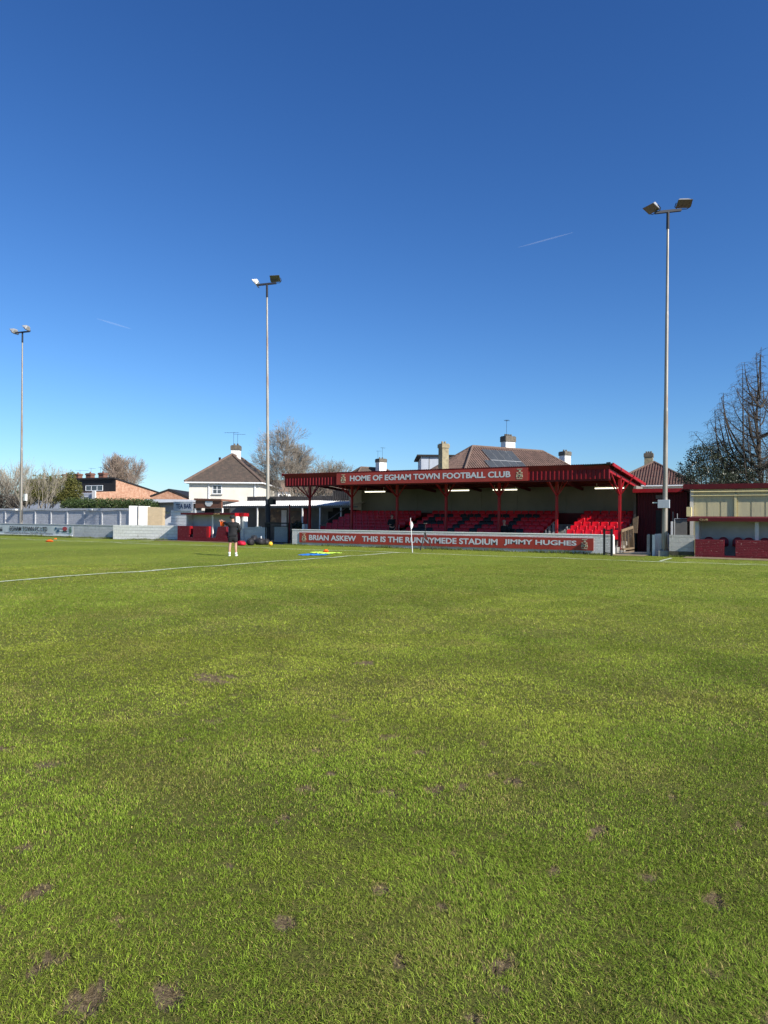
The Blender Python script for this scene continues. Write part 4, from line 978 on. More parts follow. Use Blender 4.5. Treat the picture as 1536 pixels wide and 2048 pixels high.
L2 = thing('dugout', 'narrow end bay of the left dugout with sunlit white pillar', 'dugout', (-32.2, 36.5, 0), group='dugouts beside the pitch')
x2 = PY(487, 1030, 36.0).x
mb = MB(); mb.box(x2 - .35, x2 + .03, 36.0, 36.5, 1.76, 1.98); mb.build('roof', RED, L2)
mb = MB(); mb.box(x2 - .12, x2, 36.02, 36.42, .95, 1.755); mb.build('pillar', WHITE, L2)
mb = MB(); mb.box(x2 - .25, x2 + .0, 36.0, 36.45, 0, .948); mb.build('base', GREYW, L2)
mb = MB(); mb.prism([(x2 - .95, .1), (x2 - .26, .1), (x2 - .60, 1.08), (x2 - .80, 1.12)], 36.1, 36.14); mb.build('side_board', REDB, L2)
gw = thing('block_wall', 'low blue grey wall between the left dugout and the black gate', 'wall', (-31, 36, 0))
mb = MB(); mb.box(x2 + .01, PY(530, 1060, 36.1).x, 36.1, 36.3, -.05, 1.05); mb.build('wall', GREYW, gw)
mb = MB(); q = PY(515, 1052, 36.1).x; mb.box(q - .13, q + .18, 36.05, 36.33, 1.053, 1.10); mb.build('coping_block', WHITE, gw)

# gate
gt = thing('metal_gate', 'black framed mesh gate below the middle floodlight pole', 'gate', (-29.3, 36.2, 0))
g0, g1 = PY(530, 1060, 36.15).x, PY(577, 1060, 36.15).x
mb = MB(); mb.box(g0, g0 + .06, 36.12, 36.18, 0, 1.38); mb.box(g1 - .06, g1, 36.12, 36.18, 0, 1.38); mb.box(g0 + .06, g1 - .06, 36.12, 36.18, 1.30, 1.38); mb.box(g0 + .06, g1 - .06, 36.12, 36.18, 1.12, 1.17); mb.box(g0 + .06, g1 - .06, 36.12, 36.18, .05, .12)
mb.build('gate_frame', BLACK, gt)
mb = MB()
for k in range(1, 30): xx = g0 + (g1 - g0) * k / 30; mb.tube((xx, 36.15, .1), (xx, 36.15, 1.3), .004, n=4)
for k in range(1, 16): mb.tube((g0, 36.15, .1 + .075 * k), (g1, 36.15, .1 + .075 * k), .004, n=4)
mb.build('mesh_panel', BLACK, gt)
mb = MB(); mb.box(g0 + .75, g1 - .08, 36.2, 36.22, .12, 1.1); mb.build('sheet_panel', CLAD, gt)
post('gate_post', 'tall thin dark red post at the right of the mesh gate', PY(579, 1040, 36.2).x, 36.2, 2.55, .07, DRED)
post('gate_post', 'black gate post at the left end of the stand wall', PY(583.5, 1060, 35.7).x, 35.7, 1.35, .10, BLACK)
post('bollard', 'short white post behind the left end of the stand wall', PY(607, 1050, 36.2).x, 36.2, 1.30, .12, WHITE)
post('bollard', 'short pale post beside the left column of the stand', PY(613, 1050, 36.4).x, 36.4, 1.30, .10, CLAD)
q = PY(600, 1062, 35.3)
mb = MB(); mb.tube(PG(589, 1087), PY(600, 1059, 35.15), .012, n=5); o = mb.build('leaning_pole', INTG, loc=PG(589, 1087)); tag(o, 'thin dark pole leaning on the left end of the stand wall', 'pole')

# ================================================================ small things
ball = thing('football', 'yellow football on the grass beside the black bags', 'ball', PG(541, 1093))
bp = PG(541, 1092); ORG[ball.name] = (bp, 0); ball.location = bp
mb = MB(); mb.sphere(bp + Vector((0, 0, .13)), .13, 20, 12); mb.build('ball_shell', YELB, ball, smooth=True)
def lump(mb, c, s, seed, n=14):
    r = random.Random(seed); c = Vector(c); k = len(mb.v); base = len(mb.v)
    b = MB(); b.sphere((0, 0, 0), 1, n, 8)
    vs = []
    for v in b.v:
        x, y, z = v; f = lambda t: math.copysign(abs(t) ** .65, t)
        j = 1 + .07 * math.sin(x * 9 + seed) + .06 * math.sin(y * 11 + seed * 2) + .05 * math.sin(z * 13 + x * 7)
        vs.append((c.x + f(x) * s[0] * j, c.y + f(y) * s[1] * j, c.z + s[2] + f(z) * s[2] * j * (1 - .2 * abs(x))))
    mb.add(vs, b.f)
def bag(px, py, s, m, label, seed, grp=None):
    p = PG(px, py); t = thing('kit_bag', label, 'bag', p, 0, grp)
    mb = MB(); lump(mb, p, s, seed); mb.build('bag_body', m, t, smooth=True)
    mb = MB()
    for q in (-.35, .35):
        mb.path([p + Vector((s[0] * q - .1, -s[1] * .6, s[2] * 1.8)), p + Vector((s[0] * q - .03, -s[1] * .3, s[2] * 2.25)), p + Vector((s[0] * q + .06, s[1] * .3, s[2] * 2.2)), p + Vector((s[0] * q + .1, s[1] * .6, s[2] * 1.8))], .014, n=5)
    mb.build('handles', m, t)
    mb = MB(); mb.path([p + Vector((-s[0] * .8, -.02, s[2] * 1.98)), p + Vector((0, -.03, s[2] * 2.04)), p + Vector((s[0] * .8, -.02, s[2] * 1.98))], .010, n=4); mb.build('zip', BLACK if m is BAGR else INTG, t)
    return t
bag(483, 1091.5, (.24, .2, .125), BAGR, 'red sports bag on the grass left of the black bags', 1)
bag(501, 1091, (.20, .2, .19), BAGK, 'small upright black bag next to the red bag', 2, 'black kit bags on the grass')
bag(519, 1090, (.34, .25, .20), BAGK, 'large black holdall in the middle of the kit bags', 3, 'black kit bags on the grass')
bag(531, 1089.5, (.28, .22, .16), BAGK, 'black kit bag nearest the yellow football', 4, 'black kit bags on the grass')
bag(508, 1087.5, (.22, .2, .24), BAGK, 'black kit bag piled behind the others, below the white bottle', 5, 'black kit bags on the grass')
p = PG(520, 1089); mb = MB(); mb.tube((p.x, p.y + .1, .38), (p.x, p.y + .1, .50), .04, n=10); mb.tube((p.x, p.y + .1, .50), (p.x, p.y + .1, .53), .02, n=8); o = mb.build('water_bottle', PVC, loc=(p.x, p.y, .38)); tag(o, 'white drinks bottle lying on top of the black bags', 'bottle')
def cloth(nm, px, py, w, d, m, label, seed, z0=.03):
    p = PG(px, py); r = random.Random(seed); b = MB(); n = 12; vs = []
    for i in range(n + 1):
        for j in range(n + 1):
            u, v = i / n - .5, j / n - .5
            vs.append((p.x + u * w * (1 + .25 * math.sin(v * 9 + seed)), p.y + v * d * (1 + .25 * math.sin(u * 8 + seed)), z0 + .035 * abs(math.sin(u * 13 + seed) * math.cos(v * 11 + seed)) + .02 * r.random() - .02 * (abs(u) + abs(v))))
    b.add(vs, [(i * (n + 1) + j, (i + 1) * (n + 1) + j, (i + 1) * (n + 1) + j + 1, i * (n + 1) + j + 1) for i in range(n) for j in range(n)])
    o = b.build(nm, m, loc=(p.x, p.y, 0)); md = o.modifiers.new('s', 'SOLIDIFY'); md.thickness = .012; tag(o, label, 'bib', 'training bibs lying on the grass')
cloth('training_bib', 619, 1110.5, .55, 1.0, BIBB, 'blue training bib at the left of the pile on the grass', 1)
cloth('training_bib', 639, 1111, .5, 1.0, BIBB, 'dark blue training bib in the middle of the pile', 2)
cloth('training_bib', 639, 1107.3, .7, .9, BIBY, 'lime yellow bib left of the orange cone pile', 3, .05)
cloth('training_bib', 659, 1108.3, .6, .8, BIBY, 'lime yellow bib right of the orange cone pile', 4, .05)
def cones(px, py, n, r, label, z0=.02):
    p = PG(px, py); t = thing('cone_stack', label, 'cone', p, 0, 'orange marker cones')
    b = MB()
    for k in range(n): b.tube((p.x + .005 * k, p.y, z0 + .018 * k), (p.x + .005 * k, p.y, z0 + .018 * k + .06), r * (1 - .02 * k), r * .42, n=16, cap=False); b.tube((p.x + .005 * k, p.y, z0 + .018 * k - .004), (p.x + .005 * k, p.y, z0 + .018 * k), r * 1.1, r * 1.1, n=16)
    b.build('cone_discs', ORANGE, t)
cones(651, 1107.5, 6, .13, 'stack of orange marker cones on the lime bibs', .06)
cones(99, 1084, 5, .22, 'stack of orange marker cones near the left banner')
p = PG(111, 1078.2); mb = MB(); mb.tube((p.x, p.y, .0), (p.x, p.y, .07), .13, .05, n=14); o = mb.build('marker_cone', ORANGE, loc=p); tag(o, 'single small orange cone lying close to the banner wall', 'cone')
# halfway flag
fp_ = PG(825, 1105); ft_ = PY(821, 1037, fp_.y)
fg = thing('halfway_flag', 'leaning white pole with red and white flag by the touchline', 'flag', fp_)
mb = MB(); mb.tube(fp_, ft_, .018, .014, n=8); mb.sphere(ft_, .025, 8, 6); mb.build('flag_pole', PVC, fg)
def flagpart(nm, m, pts, th=.008):
    # pts: (dx along cloth, z) relative to top of pole
    b = MB(); n = len(pts)
    b.add([(ft_.x + a * .86 + .05 * math.sin(z * 9) * a * 2, ft_.y + a * .5, ft_.z + z) for a, z in pts] + [(ft_.x + a * .86 + th, ft_.y + a * .5 + th, ft_.z + z) for a, z in pts],
          [tuple(range(n)), tuple(range(2 * n - 1, n - 1, -1))] + [(i, n + i, n + (i + 1) % n, (i + 1) % n) for i in range(n)]); b.build(nm, m, fg)
flagpart('red_flag_panel', RED, [(.0, -.04), (-.05, -.15), (-.07, -.26), (-.05, -.34), (.025, -.31), (.05, -.18)])
flagpart('white_flag_panel', CLOTHW, [(.052, -.14), (.022, -.30), (-.02, -.30), (.0, -.48), (.05, -.52), (.11, -.42), (.13, -.32), (.10, -.22)])
# tripod
tp_ = PG(850, 1101); tp_.z = 0
tr = thing('tripod', 'black camera tripod with extended column in front of the stand wall', 'tripod', tp_)
hd = tp_ + Vector((0, 0, .90))
for k, (dx, dy) in enumerate(((-.33, .05), (-.09, -.35), (.40, .12))):
    mb = MB(); f_ = tp_ + Vector((dx, dy, 0)); mb.path([f_, f_.lerp(hd, .5), hd], [.018, .022, .026], n=6); mb.build('leg', BLACK, tr)
mb = MB(); mb.tube(hd - Vector((0, 0, .35)), hd + Vector((0, 0, .52)), .016, n=6); mb.tube(hd - Vector((0, 0, .06)), hd + Vector((0, 0, .05)), .05, n=8); mb.tube(hd - Vector((0, 0, .35)), tp_ + Vector((0, 0, .05)), .008, n=5); mb.build('centre_column', BLACK, tr)
mb = MB(); mb.box(hd.x - .09, hd.x + .09, hd.y - .03, hd.y + .03, hd.z + .52, hd.z + .55); mb.build('top_plate', INTG, tr)
# bush, bin behind left end of wall
def leaves(nm, parent, m, blobs, n, size, seed, flat=.0, core=None):
    r = np.random.default_rng(seed); V_ = []; per = np.array([b[3] * b[4] * b[5] for b in blobs]) ** .8; per = (per / per.sum() * n).astype(int)
    cs = []; ds = []
    for b_, k in zip(blobs, per):
        d = r.normal(size=(k, 3)); d /= np.linalg.norm(d, axis=1)[:, None]
        rad = r.random(k) ** (1 / 3.) ; rad = .35 + .65 * rad
        wob = 1 + .18 * np.sin(d[:, 0] * 5 + b_[0]) * np.cos(d[:, 2] * 6 + b_[1]) + .10 * np.sin(d[:, 1] * 11 + d[:, 2] * 9)
        c = np.array(b_[:3]) + d * (rad * wob)[:, None] * np.array(b_[3:6]); cs.append(c); ds.append(d)
    c = np.concatenate(cs); d = np.concatenate(ds); n = len(c)
    c += r.normal(0, size * .8, (n, 3))
    a = r.normal(size=(n, 3)) + d * .6; a /= np.linalg.norm(a, axis=1)[:, None]
    u = np.cross(a, r.normal(size=(n, 3))); u /= np.linalg.norm(u, axis=1)[:, None]; v = np.cross(a, u)
    s = (size * (.5 + r.random(n)))[:, None]
    P = np.stack([c - u * s, c + v * s * .55, c + u * s, c - v * s * .55], 1).reshape(-1, 3)
    off = ORG[parent.name][0] if parent is not None else Vector((0, 0, 0)); P = P - np.array(off)
    m_ = bpy.data.meshes.new(nm); m_.vertices.add(len(P)); m_.vertices.foreach_set('co', P.astype('f').ravel()); m_.loops.add(4 * n)
    m_.loops.foreach_set('vertex_index', np.arange(4 * n, dtype='i')); m_.polygons.add(n); m_.polygons.foreach_set('loop_start', np.arange(n, dtype='i') * 4); m_.polygons.foreach_set('loop_total', np.full(n, 4, 'i'))
    m_.update(calc_edges=True); m_.materials.append(m); o = bpy.data.objects.new(nm, m_); link(o, parent); return o
q = PY(594, 1055, 37.0)
bs_ = thing('bush', 'dark green bush behind the left end of the stand wall', 'bush', (q.x, 37, 0))
leaves('foliage', bs_, GREEN3, [(q.x, 37, .75, .45, .4, .75), (q.x + .3, 37.1, .9, .3, .3, .5)], 2600, .05, 5)
mb = MB()
for k in range(5): mb.tube((q.x + .04 * k, 37, 0), (q.x - .3 + .17 * k, 37, 1.0), .02, .008, n=5)
mb.build('stems', BARKD, bs_)

# ================================================================ people
def skinned(nm, J, E, m, parent, sub=2, root=0):
    """J: list of (x,y,z,radius), E: edges"""
    me_ = bpy.data.meshes.new(nm); me_.from_pydata([j[:3] for j in J], E, [])
    o = bpy.data.objects.new('tmp', me_); COL.objects.link(o)
    md = o.modifiers.new('skin', 'SKIN'); md.use_smooth_shade = True
    for i, sv in enumerate(me_.skin_vertices[0].data):
        r_ = J[i][3]; sv.radius = (r_ if not hasattr(r_, '__len__') else r_[0], r_ if not hasattr(r_, '__len__') else r_[1]); sv.use_root = (i == root)
    s_ = o.modifiers.new('sub', 'SUBSURF'); s_.levels = sub; s_.render_levels = sub
    bpy.context.view_layer.update()
    m2 = bpy.data.meshes.new_from_object(o.evaluated_get(bpy.context.evaluated_depsgraph_get())); bpy.data.objects.remove(o)
    m2.materials.clear(); m2.materials.append(m)
    for p_ in m2.polygons: p_.use_smooth = True
    r = bpy.data.objects.new(nm, m2); link(r, parent); return r
def hand(J, E, wrist, palm, dirv, side, curl=.3):
    """five separate short finger chains rooted in the palm"""
    d = Vector(dirv).normalized(); s = Vector(side).normalized(); n = d.cross(s)
    k0 = len(J); J.append((*palm, .032)); E.append((wrist, k0))
    for q, L_ in ((-1.5, .062), (-.5, .075), (.5, .078), (1.5, .068)):
        b_ = Vector(palm) + d * .045 + s * q * .02; a_ = len(J)
        J.append((*b_, .0095)); E.append((k0, a_)); m1 = b_ + d * L_ * .55 - n * curl * .02; J.append((*m1, .0085)); E.append((a_, a_ + 1)); m2 = m1 + (d * .7 - n * curl).normalized() * L_ * .5; J.append((*m2, .007)); E.append((a_ + 1, a_ + 2))
    a_ = len(J); t_ = Vector(palm) + s * 2.1 * .022 - d * .005; J.append((*t_, .011)); E.append((k0, a_)); J.append((*(t_ + (s + d).normalized() * .045), .009)); E.append((a_, a_ + 1))
def person_coach():
    base = PG(465.5, 1113); base.z = .0
    t = thing('person', 'person in black hoodie, shorts and cap seen from behind holding an orange bib', 'person', base, A)
    ORG[t.name] = (Vector((0, 0, 0)), 0)
    # local: x = right, y = away, z = up
    J = [(0, 0, .93, .13), (.0, .0, 1.10, .13), (0, .01, 1.30, .15), (0, .02, 1.42, .08), (-.02, .03, 1.50, .055), (-.04, .04, 1.58, .075), (-.045, .045, 1.65, .085), (-.045, .045, 1.70, .055)]
    E = [(i, i + 1) for i in range(7)]
    L = [(-.10, 0, .86, .095), (-.125, .02, .50, .060), (-.135, -.01, .30, .058), (-.14, 0, .10, .038), (-.14, -.02, .05, .042), (-.15, .14, .03, .036)]
    R2 = [(.10, 0, .86, .095), (.115, .03, .50, .060), (.125, 0, .30, .058), (.13, .02, .10, .038), (.13, 0, .05, .042), (.18, .13, .03, .036)]
    for Q in (L, R2):
        k = len(J); J += Q; E.append((0, k)); E += [(k + i, k + i + 1) for i in range(5)]
    # left arm raised to the left and forward
    k = len(J); J += [(-.20, .01, 1.38, .062), (-.33, .16, 1.38, .048), (-.44, .30, 1.46, .036), (-.50, .33, 1.49, .026)]; E.append((2, k)); E += [(k, k + 1), (k + 1, k + 2), (k + 2, k + 3)]
    hand(J, E, k + 3, (-.56, .35, 1.50), (-.95, .2, .05), (0, .3, 1.))
    k = len(J); J += [(.20, .01, 1.38, .062), (.25, .05, 1.13, .048), (.17, .26, 1.05, .038), (.10, .30, 1.06, .027)]; E.append((2, k)); E += [(k, k + 1), (k + 1, k + 2), (k + 2, k + 3)]
    hand(J, E, k + 3, (.04, .33, 1.07), (-.9, .3, .1), (0, .2, 1.))
    skinned('body', J, E, SKIN, t)
    # hoodie
    J = [(0, 0, .93, (.185, .15)), (0, 0, 1.05, (.18, .15)), (0, .01, 1.25, (.205, .15)), (0, .01, 1.38, (.19, .12)), (-.01, .0, 1.455, .10)]
    E = [(0, 1), (1, 2), (2, 3), (3, 4)]
    k = len(J); J += [(-.205, .01, 1.37, .085), (-.33, .16, 1.375, .072), (-.45, .30, 1.46, .05)]; E += [(3, k), (k, k + 1), (k + 1, k + 2)]
    k = len(J); J += [(.205, .01, 1.36, .085), (.265, .05, 1.13, .075), (.16, .27, 1.05, .052)]; E += [(3, k), (k, k + 1), (k + 1, k + 2)]
    h = skinned('hoodie', J, E, CLOTHK, t, root=1)
    J = [(-.07, -.06, 1.42, .05), (-.02, -.10, 1.39, .065), (.05, -.06, 1.42, .05)]; skinned('hood', J, [(0, 1), (1, 2)], CLOTHK, h, root=1)
    J = [(0, 0, .95, (.17, .14)), (0, 0, .88, (.175, .14)), (-.105, .0, .75, .115), (-.125, .01, .56, .100), (.105, 0, .75, .115), (.12, .015, .56, .100)]
    skinned('shorts', J, [(0, 1), (1, 2), (2, 3), (1, 4), (4, 5)], CLOTHK, t, root=1)
    for s_, Q in ((-1, L), (1, R2)):
        b_ = MB(); b_.path([Vector(Q[3][:3]) + Vector((0, 0, -.04)), Vector(Q[3][:3]) + Vector((0, 0, .09))], [.045, .050], n=12); b_.build('sock', CLOTHW, t, world=False, smooth=True)
        a_ = Vector(Q[4][:3]); f_ = Vector(Q[5][:3])
        skinned('shoe', [(a_.x, a_.y - .03, .045, .05), (a_.x, a_.y + .03, .05, .052), ((a_.x + f_.x) / 2, (a_.y + f_.y) / 2 + .03, .042, .046), (f_.x, f_.y + .02, .032, .036)], [(0, 1), (1, 2), (2, 3)], CLOTHW, t)
    c = MB(); c.sphere((-.045, .03, 1.655), .122, 18, 10, (.92, 1.0, .86)); c.v = [(x, y, max(z, 1.615 if y < .06 else 1.66)) for x, y, z in c.v]
    c.prism([(-.11, 1.652), (.02, 1.652), (.02, 1.664), (-.11, 1.664)], .12, .22); cap = c.build('cap', CLOTHK, t, world=False, smooth=True)
    return t, base
coach, cbase = person_coach()
# bib held in the raised hand
M = Matrix.Translation(cbase) @ Matrix.Rotation(A, 4, 'Z')
b = MB(); vs = []
n = 8
for i in range(n + 1):
    for j in range(n + 1):
        u, v = i / n, j / n; vs.append(M @ Vector((-.62 + u * .19 * (1 - .3 * v) + .02 * v, .34 + .03 * math.sin(u * 9), 1.50 - v * .21 - .03 * math.sin(u * 3))))
b.add(vs, [(i * (n + 1) + j, i * (n + 1) + j + 1, (i + 1) * (n + 1) + j + 1, (i + 1) * (n + 1) + j) for i in range(n) for j in range(n)])
hb = M @ Vector((-.56, .34, 1.5)); o = b.build('held_bib', ORANGE, loc=hb); md = o.modifiers.new('s', 'SOLIDIFY'); md.thickness = .02
tag(o, 'bright orange bib hanging from the raised hand of the person in black', 'bib')

def face(t, c, r, yaw, hair, hm=None):
    """eyes, nose, mouth and ears on a head centred c that looks along -y before yaw"""
    Mh = Matrix.Translation(c) @ Matrix.Rotation(yaw, 4, 'Z')
    b_ = MB()
    for s_ in (-1, 1): b_.sphere(Mh @ Vector((s_ * .034, -r * .93, .01)), .011, 8, 6)
    b_.build('eyes', CLOTHK, t, world=False)
    b_ = MB(); b_.hexa([Mh @ Vector(p) for p in ((-.014, -r * .85, -.035), (.014, -r * .85, -.035), (.014, -r * .7, -.035), (-.014, -r * .7, -.035), (-.006, -r * .9, .015), (.006, -r * .9, .015), (.006, -r * .7, .015), (-.006, -r * .7, .015))])
    b_.hexa([Mh @ Vector(p) for p in ((-.016, -r * 1.12, -.03), (.016, -r * 1.12, -.03), (.014, -r * .8, -.035), (-.014, -r * .8, -.035), (-.006, -r * 1.0, .0), (.006, -r * 1.0, .0), (.006, -r * .8, .015), (-.006, -r * .8, .015))])
    for s_ in (-1, 1): b_.sphere(Mh @ Vector((s_ * r * .92, 0, 0)), .03, 8, 6, (.4, .8, 1.1))
    b_.build('nose_and_ears', SKIN, t, world=False, smooth=True)
    b_ = MB(); b_.sphere(Mh @ Vector((0, -r * .88, -.055)), .022, 8, 5, (1.1, .4, .3)); b_.build('mouth', BAGR, t, world=False)
    b_ = MB(); b_.sphere((0, 0, 0), r * 1.12, 16, 10)
    b_.v = [tuple(Mh @ Vector((x * .98, (y if y > -.02 else y * .75) + .012, (z if z > -.02 or y > 0 else z * .1) + .018))) for x, y, z in b_.v]
    b_.build('hair', hair, t, world=False, smooth=True)
# seated spectator
sx = PY(1012, 1040, 38.25).x; sbase = Vector((sx, RY0 + .22, .37))
t = thing('person', 'grey haired person in dark clothes sitting in the stand', 'person', sbase, 0); ORG[t.name] = (Vector((0, 0, 0)), 0)
J = [(0, .02, .43, .12), (0, .05, .65, .13), (0, .03, .88, .14), (0, .01, .99, .07), (0, -.02, 1.07, .052), (0, -.04, 1.15, .078), (0, -.045, 1.23, .082), (0, -.04, 1.28, .06)]
E = [(i, i + 1) for i in range(7)]
for s in (-1, 1):
    k = len(J); J += [(s * .10, -.05, .42, .09), (s * .16, -.42, .45, .065), (s * .15, -.40, .24, .055), (s * .14, -.42, .06, .04), (s * .15, -.52, .03, .036)]; E += [(0, k)] + [(k + i, k + i + 1) for i in range(4)]
    k = len(J); J += [(s * .19, .02, .92, .06), (s * .26, -.04, .66, .048), (s * .16, -.28, .58, .036), (s * .12, -.35, .58, .026)]; E += [(2, k)] + [(k + i, k + i + 1) for i in range(3)]
    hand(J, E, k + 3, (s * .08, -.39, .57), (-s * .4, -.8, -.1), (s, -.2, .3))
skinned('body', J, E, SKIN, t)
J = [(0, .02, .46, (.17, .14)), (0, .05, .65, (.18, .15)), (0, .03, .88, (.19, .14)), (0, .01, .97, .10)]; E = [(0, 1), (1, 2), (2, 3)]
for s in (-1, 1): k = len(J); J += [(s * .20, .02, .91, .08), (s * .27, -.04, .66, .068), (s * .16, -.28, .58, .048)]; E += [(2, k), (k, k + 1), (k + 1, k + 2)]
skinned('jacket', J, E, CLOTHK, t, root=1)
J = [(0, .0, .42, .13)]; E = []
for s in (-1, 1): k = len(J); J += [(s * .10, -.08, .42, .11), (s * .16, -.43, .45, .082), (s * .15, -.41, .24, .072), (s * .14, -.41, .10, .062)]; E += [(0, k)] + [(k + i, k + i + 1) for i in range(3)]
skinned('trousers', J, E, CLOTHK, t)
for s in (-1, 1): skinned('shoe', [(s * .14, -.40, .045, .045), (s * .145, -.48, .045, .045), (s * .15, -.57, .03, .034)], [(0, 1), (1, 2)], BLACK, t)
face(t, Vector((0, -.045, 1.19)), .088, R_(12), HAIRG)
# standing spectator
stp = PY(783, 1033, 37.35); sb = Vector((stp.x, 37.42, .33))
t = thing('person', 'spectator in dark clothes standing in the shade of the stand', 'person', sb, R_(35)); ORG[t.name] = (Vector((0, 0, 0)), 0)
z_ = -.02
J = [(0, 0, .88, .12), (0, 0, 1.05, .12), (0, .01, 1.22, .14), (0, 0, 1.33, .07), (0, -.01, 1.40, .05), (0, -.02, 1.47, .074), (0, -.025, 1.54, .08), (0, -.02, 1.59, .055)]; E = [(i, i + 1) for i in range(7)]
for s in (-1, 1):
    k = len(J); J += [(s * .09, 0, .82, .09), (s * .11, -.02, .46, .06), (s * .11, .0, .26, .055), (s * .11, .02, .08, .038), (s * .13, -.10, .03, .034)]; E += [(0, k)] + [(k + i, k + i + 1) for i in range(4)]
    k = len(J); fw_ = -.26 if s < 0 else -.05
    J += [(s * .18, 0, 1.28, .06), (s * .23, .02, 1.02, .046), (s * .18, fw_, .98 if s < 0 else .80, .035), (s * .15, fw_ - .07, .99 if s < 0 else .74, .026)]; E += [(2, k)] + [(k + i, k + i + 1) for i in range(3)]
    hand(J, E, k + 3, (s * .12, fw_ - .12, 1.0 if s < 0 else .69), (-s * .2, -.9 if s < 0 else -.1, -.05 if s < 0 else -.9), (s, -.2, .3))
skinned('body', J, E, SKIN, t)
J = [(0, 0, .86, (.16, .13)), (0, 0, 1.05, (.16, .13)), (0, .01, 1.22, (.18, .13)), (0, 0, 1.31, .095)]; E = [(0, 1), (1, 2), (2, 3)]
for s in (-1, 1): k = len(J); fw_ = -.26 if s < 0 else -.05; J += [(s * .185, 0, 1.27, .078), (s * .235, .02, 1.02, .064), (s * .18, fw_, .98 if s < 0 else .80, .046)]; E += [(2, k), (k, k + 1), (k + 1, k + 2)]
skinned('jacket', J, E, CLOTHK, t, root=1)
J = [(0, 0, .88, .14)]; E = []
for s in (-1, 1): k = len(J); J += [(s * .09, 0, .78, .11), (s * .11, -.02, .46, .08), (s * .11, 0, .26, .07), (s * .11, .02, .11, .062)]; E += [(0, k)] + [(k + i, k + i + 1) for i in range(3)]
skinned('trousers', J, E, CLOTHK, t)
for s in (-1, 1): skinned('shoe', [(s * .11, .04, .045, .042), (s * .12, -.06, .045, .042), (s * .13, -.15, .03, .034)], [(0, 1), (1, 2)], BLACK, t)
face(t, Vector((0, -.025, 1.50)), .085, R_(-10), BARKD)

# ================================================================ houses
def window(parent, x0, x1, z0, z1, y, bars=(2, 2), sill=True):
    """window in the face y=const (local coords), looking to -y"""
    b = MB(); f = .06
    b.box(x0, x1, y - .05, y - .002, z0, z0 + f); b.box(x0, x1, y - .05, y - .002, z1 - f, z1); b.box(x0, x0 + f, y - .05, y - .002, z0 + f, z1 - f); b.box(x1 - f, x1, y - .05, y - .002, z0 + f, z1 - f)
    for k in range(1, bars[0]): q = x0 + (x1 - x0) * k / bars[0]; b.box(q - .03, q + .03, y - .045, y - .004, z0 + f, z1 - f)
    for k in range(1, bars[1]): q = z0 + (z1 - z0) * k / bars[1]; b.box(x0 + f, x1 - f, y - .040, y - .006, q - .02, q + .02)
    w_ = b.build('window', PVC, parent, world=False)
    b = MB(); b.box(x0 + f, x1 - f, y - .02, y - .001, z0 + f, z1 - f); b.build('pane', GLASS, w_, world=False)
    if sill: b = MB(); b.box(x0 - .08, x1 + .08, y - .14, y - .001, z0 - .08, z0 - .003); b.build('sill', CONC, w_, world=False)
def roof_face(mb, A_, B_, C_, D2, pitch=.27, hgt=.065):
    """rolls of pantiles on a hip face: A_,B_ eave ends, C_,D2 ridge ends above B_ and A_"""
    A_, B_, C_, D2 = map(Vector, (A_, B_, C_, D2)); e = (B_ - A_); W = e.length; e.normalize()
    nrm = e.cross(D2 - A_).normalized() if (D2 - A_).length > .01 else e.cross(C_ - B_).normalized()
    s = nrm.cross(e).normalized()
    L = (D2 - A_).dot(s); a_in = (D2 - A_).dot(e); b_in = (B_ - C_).dot(e)
    if nrm.z < 0: nrm = -nrm
    n = int(W / pitch)
    for k in range(n):
        u0 = (k + .5) * pitch
        sm = L
        if a_in > .01: sm = min(sm, u0 * L / a_in)
        if b_in > .01: sm = min(sm, (W - u0) * L / b_in)
        if sm < .15: continue
        p = A_ + e * u0; r = pitch * .30
        steps = max(1, int(sm / .33)); 
        for q in range(steps):
            s0 = sm * q / steps; s1 = sm * (q + 1) / steps; h0 = hgt + .02; h1 = hgt
            P0 = p + s * s0; P1 = p + s * s1
            vs = [P0 - e * r, P0 - e * r * .5 + nrm * h0, P0 + e * r * .5 + nrm * h0, P0 + e * r, P1 - e * r, P1 - e * r * .5 + nrm * h1, P1 + e * r * .5 + nrm * h1, P1 + e * r]
            mb.add(vs, [(0, 4, 5, 1), (1, 5, 6, 2), (2, 6, 7, 3), (0, 1, 2, 3)])
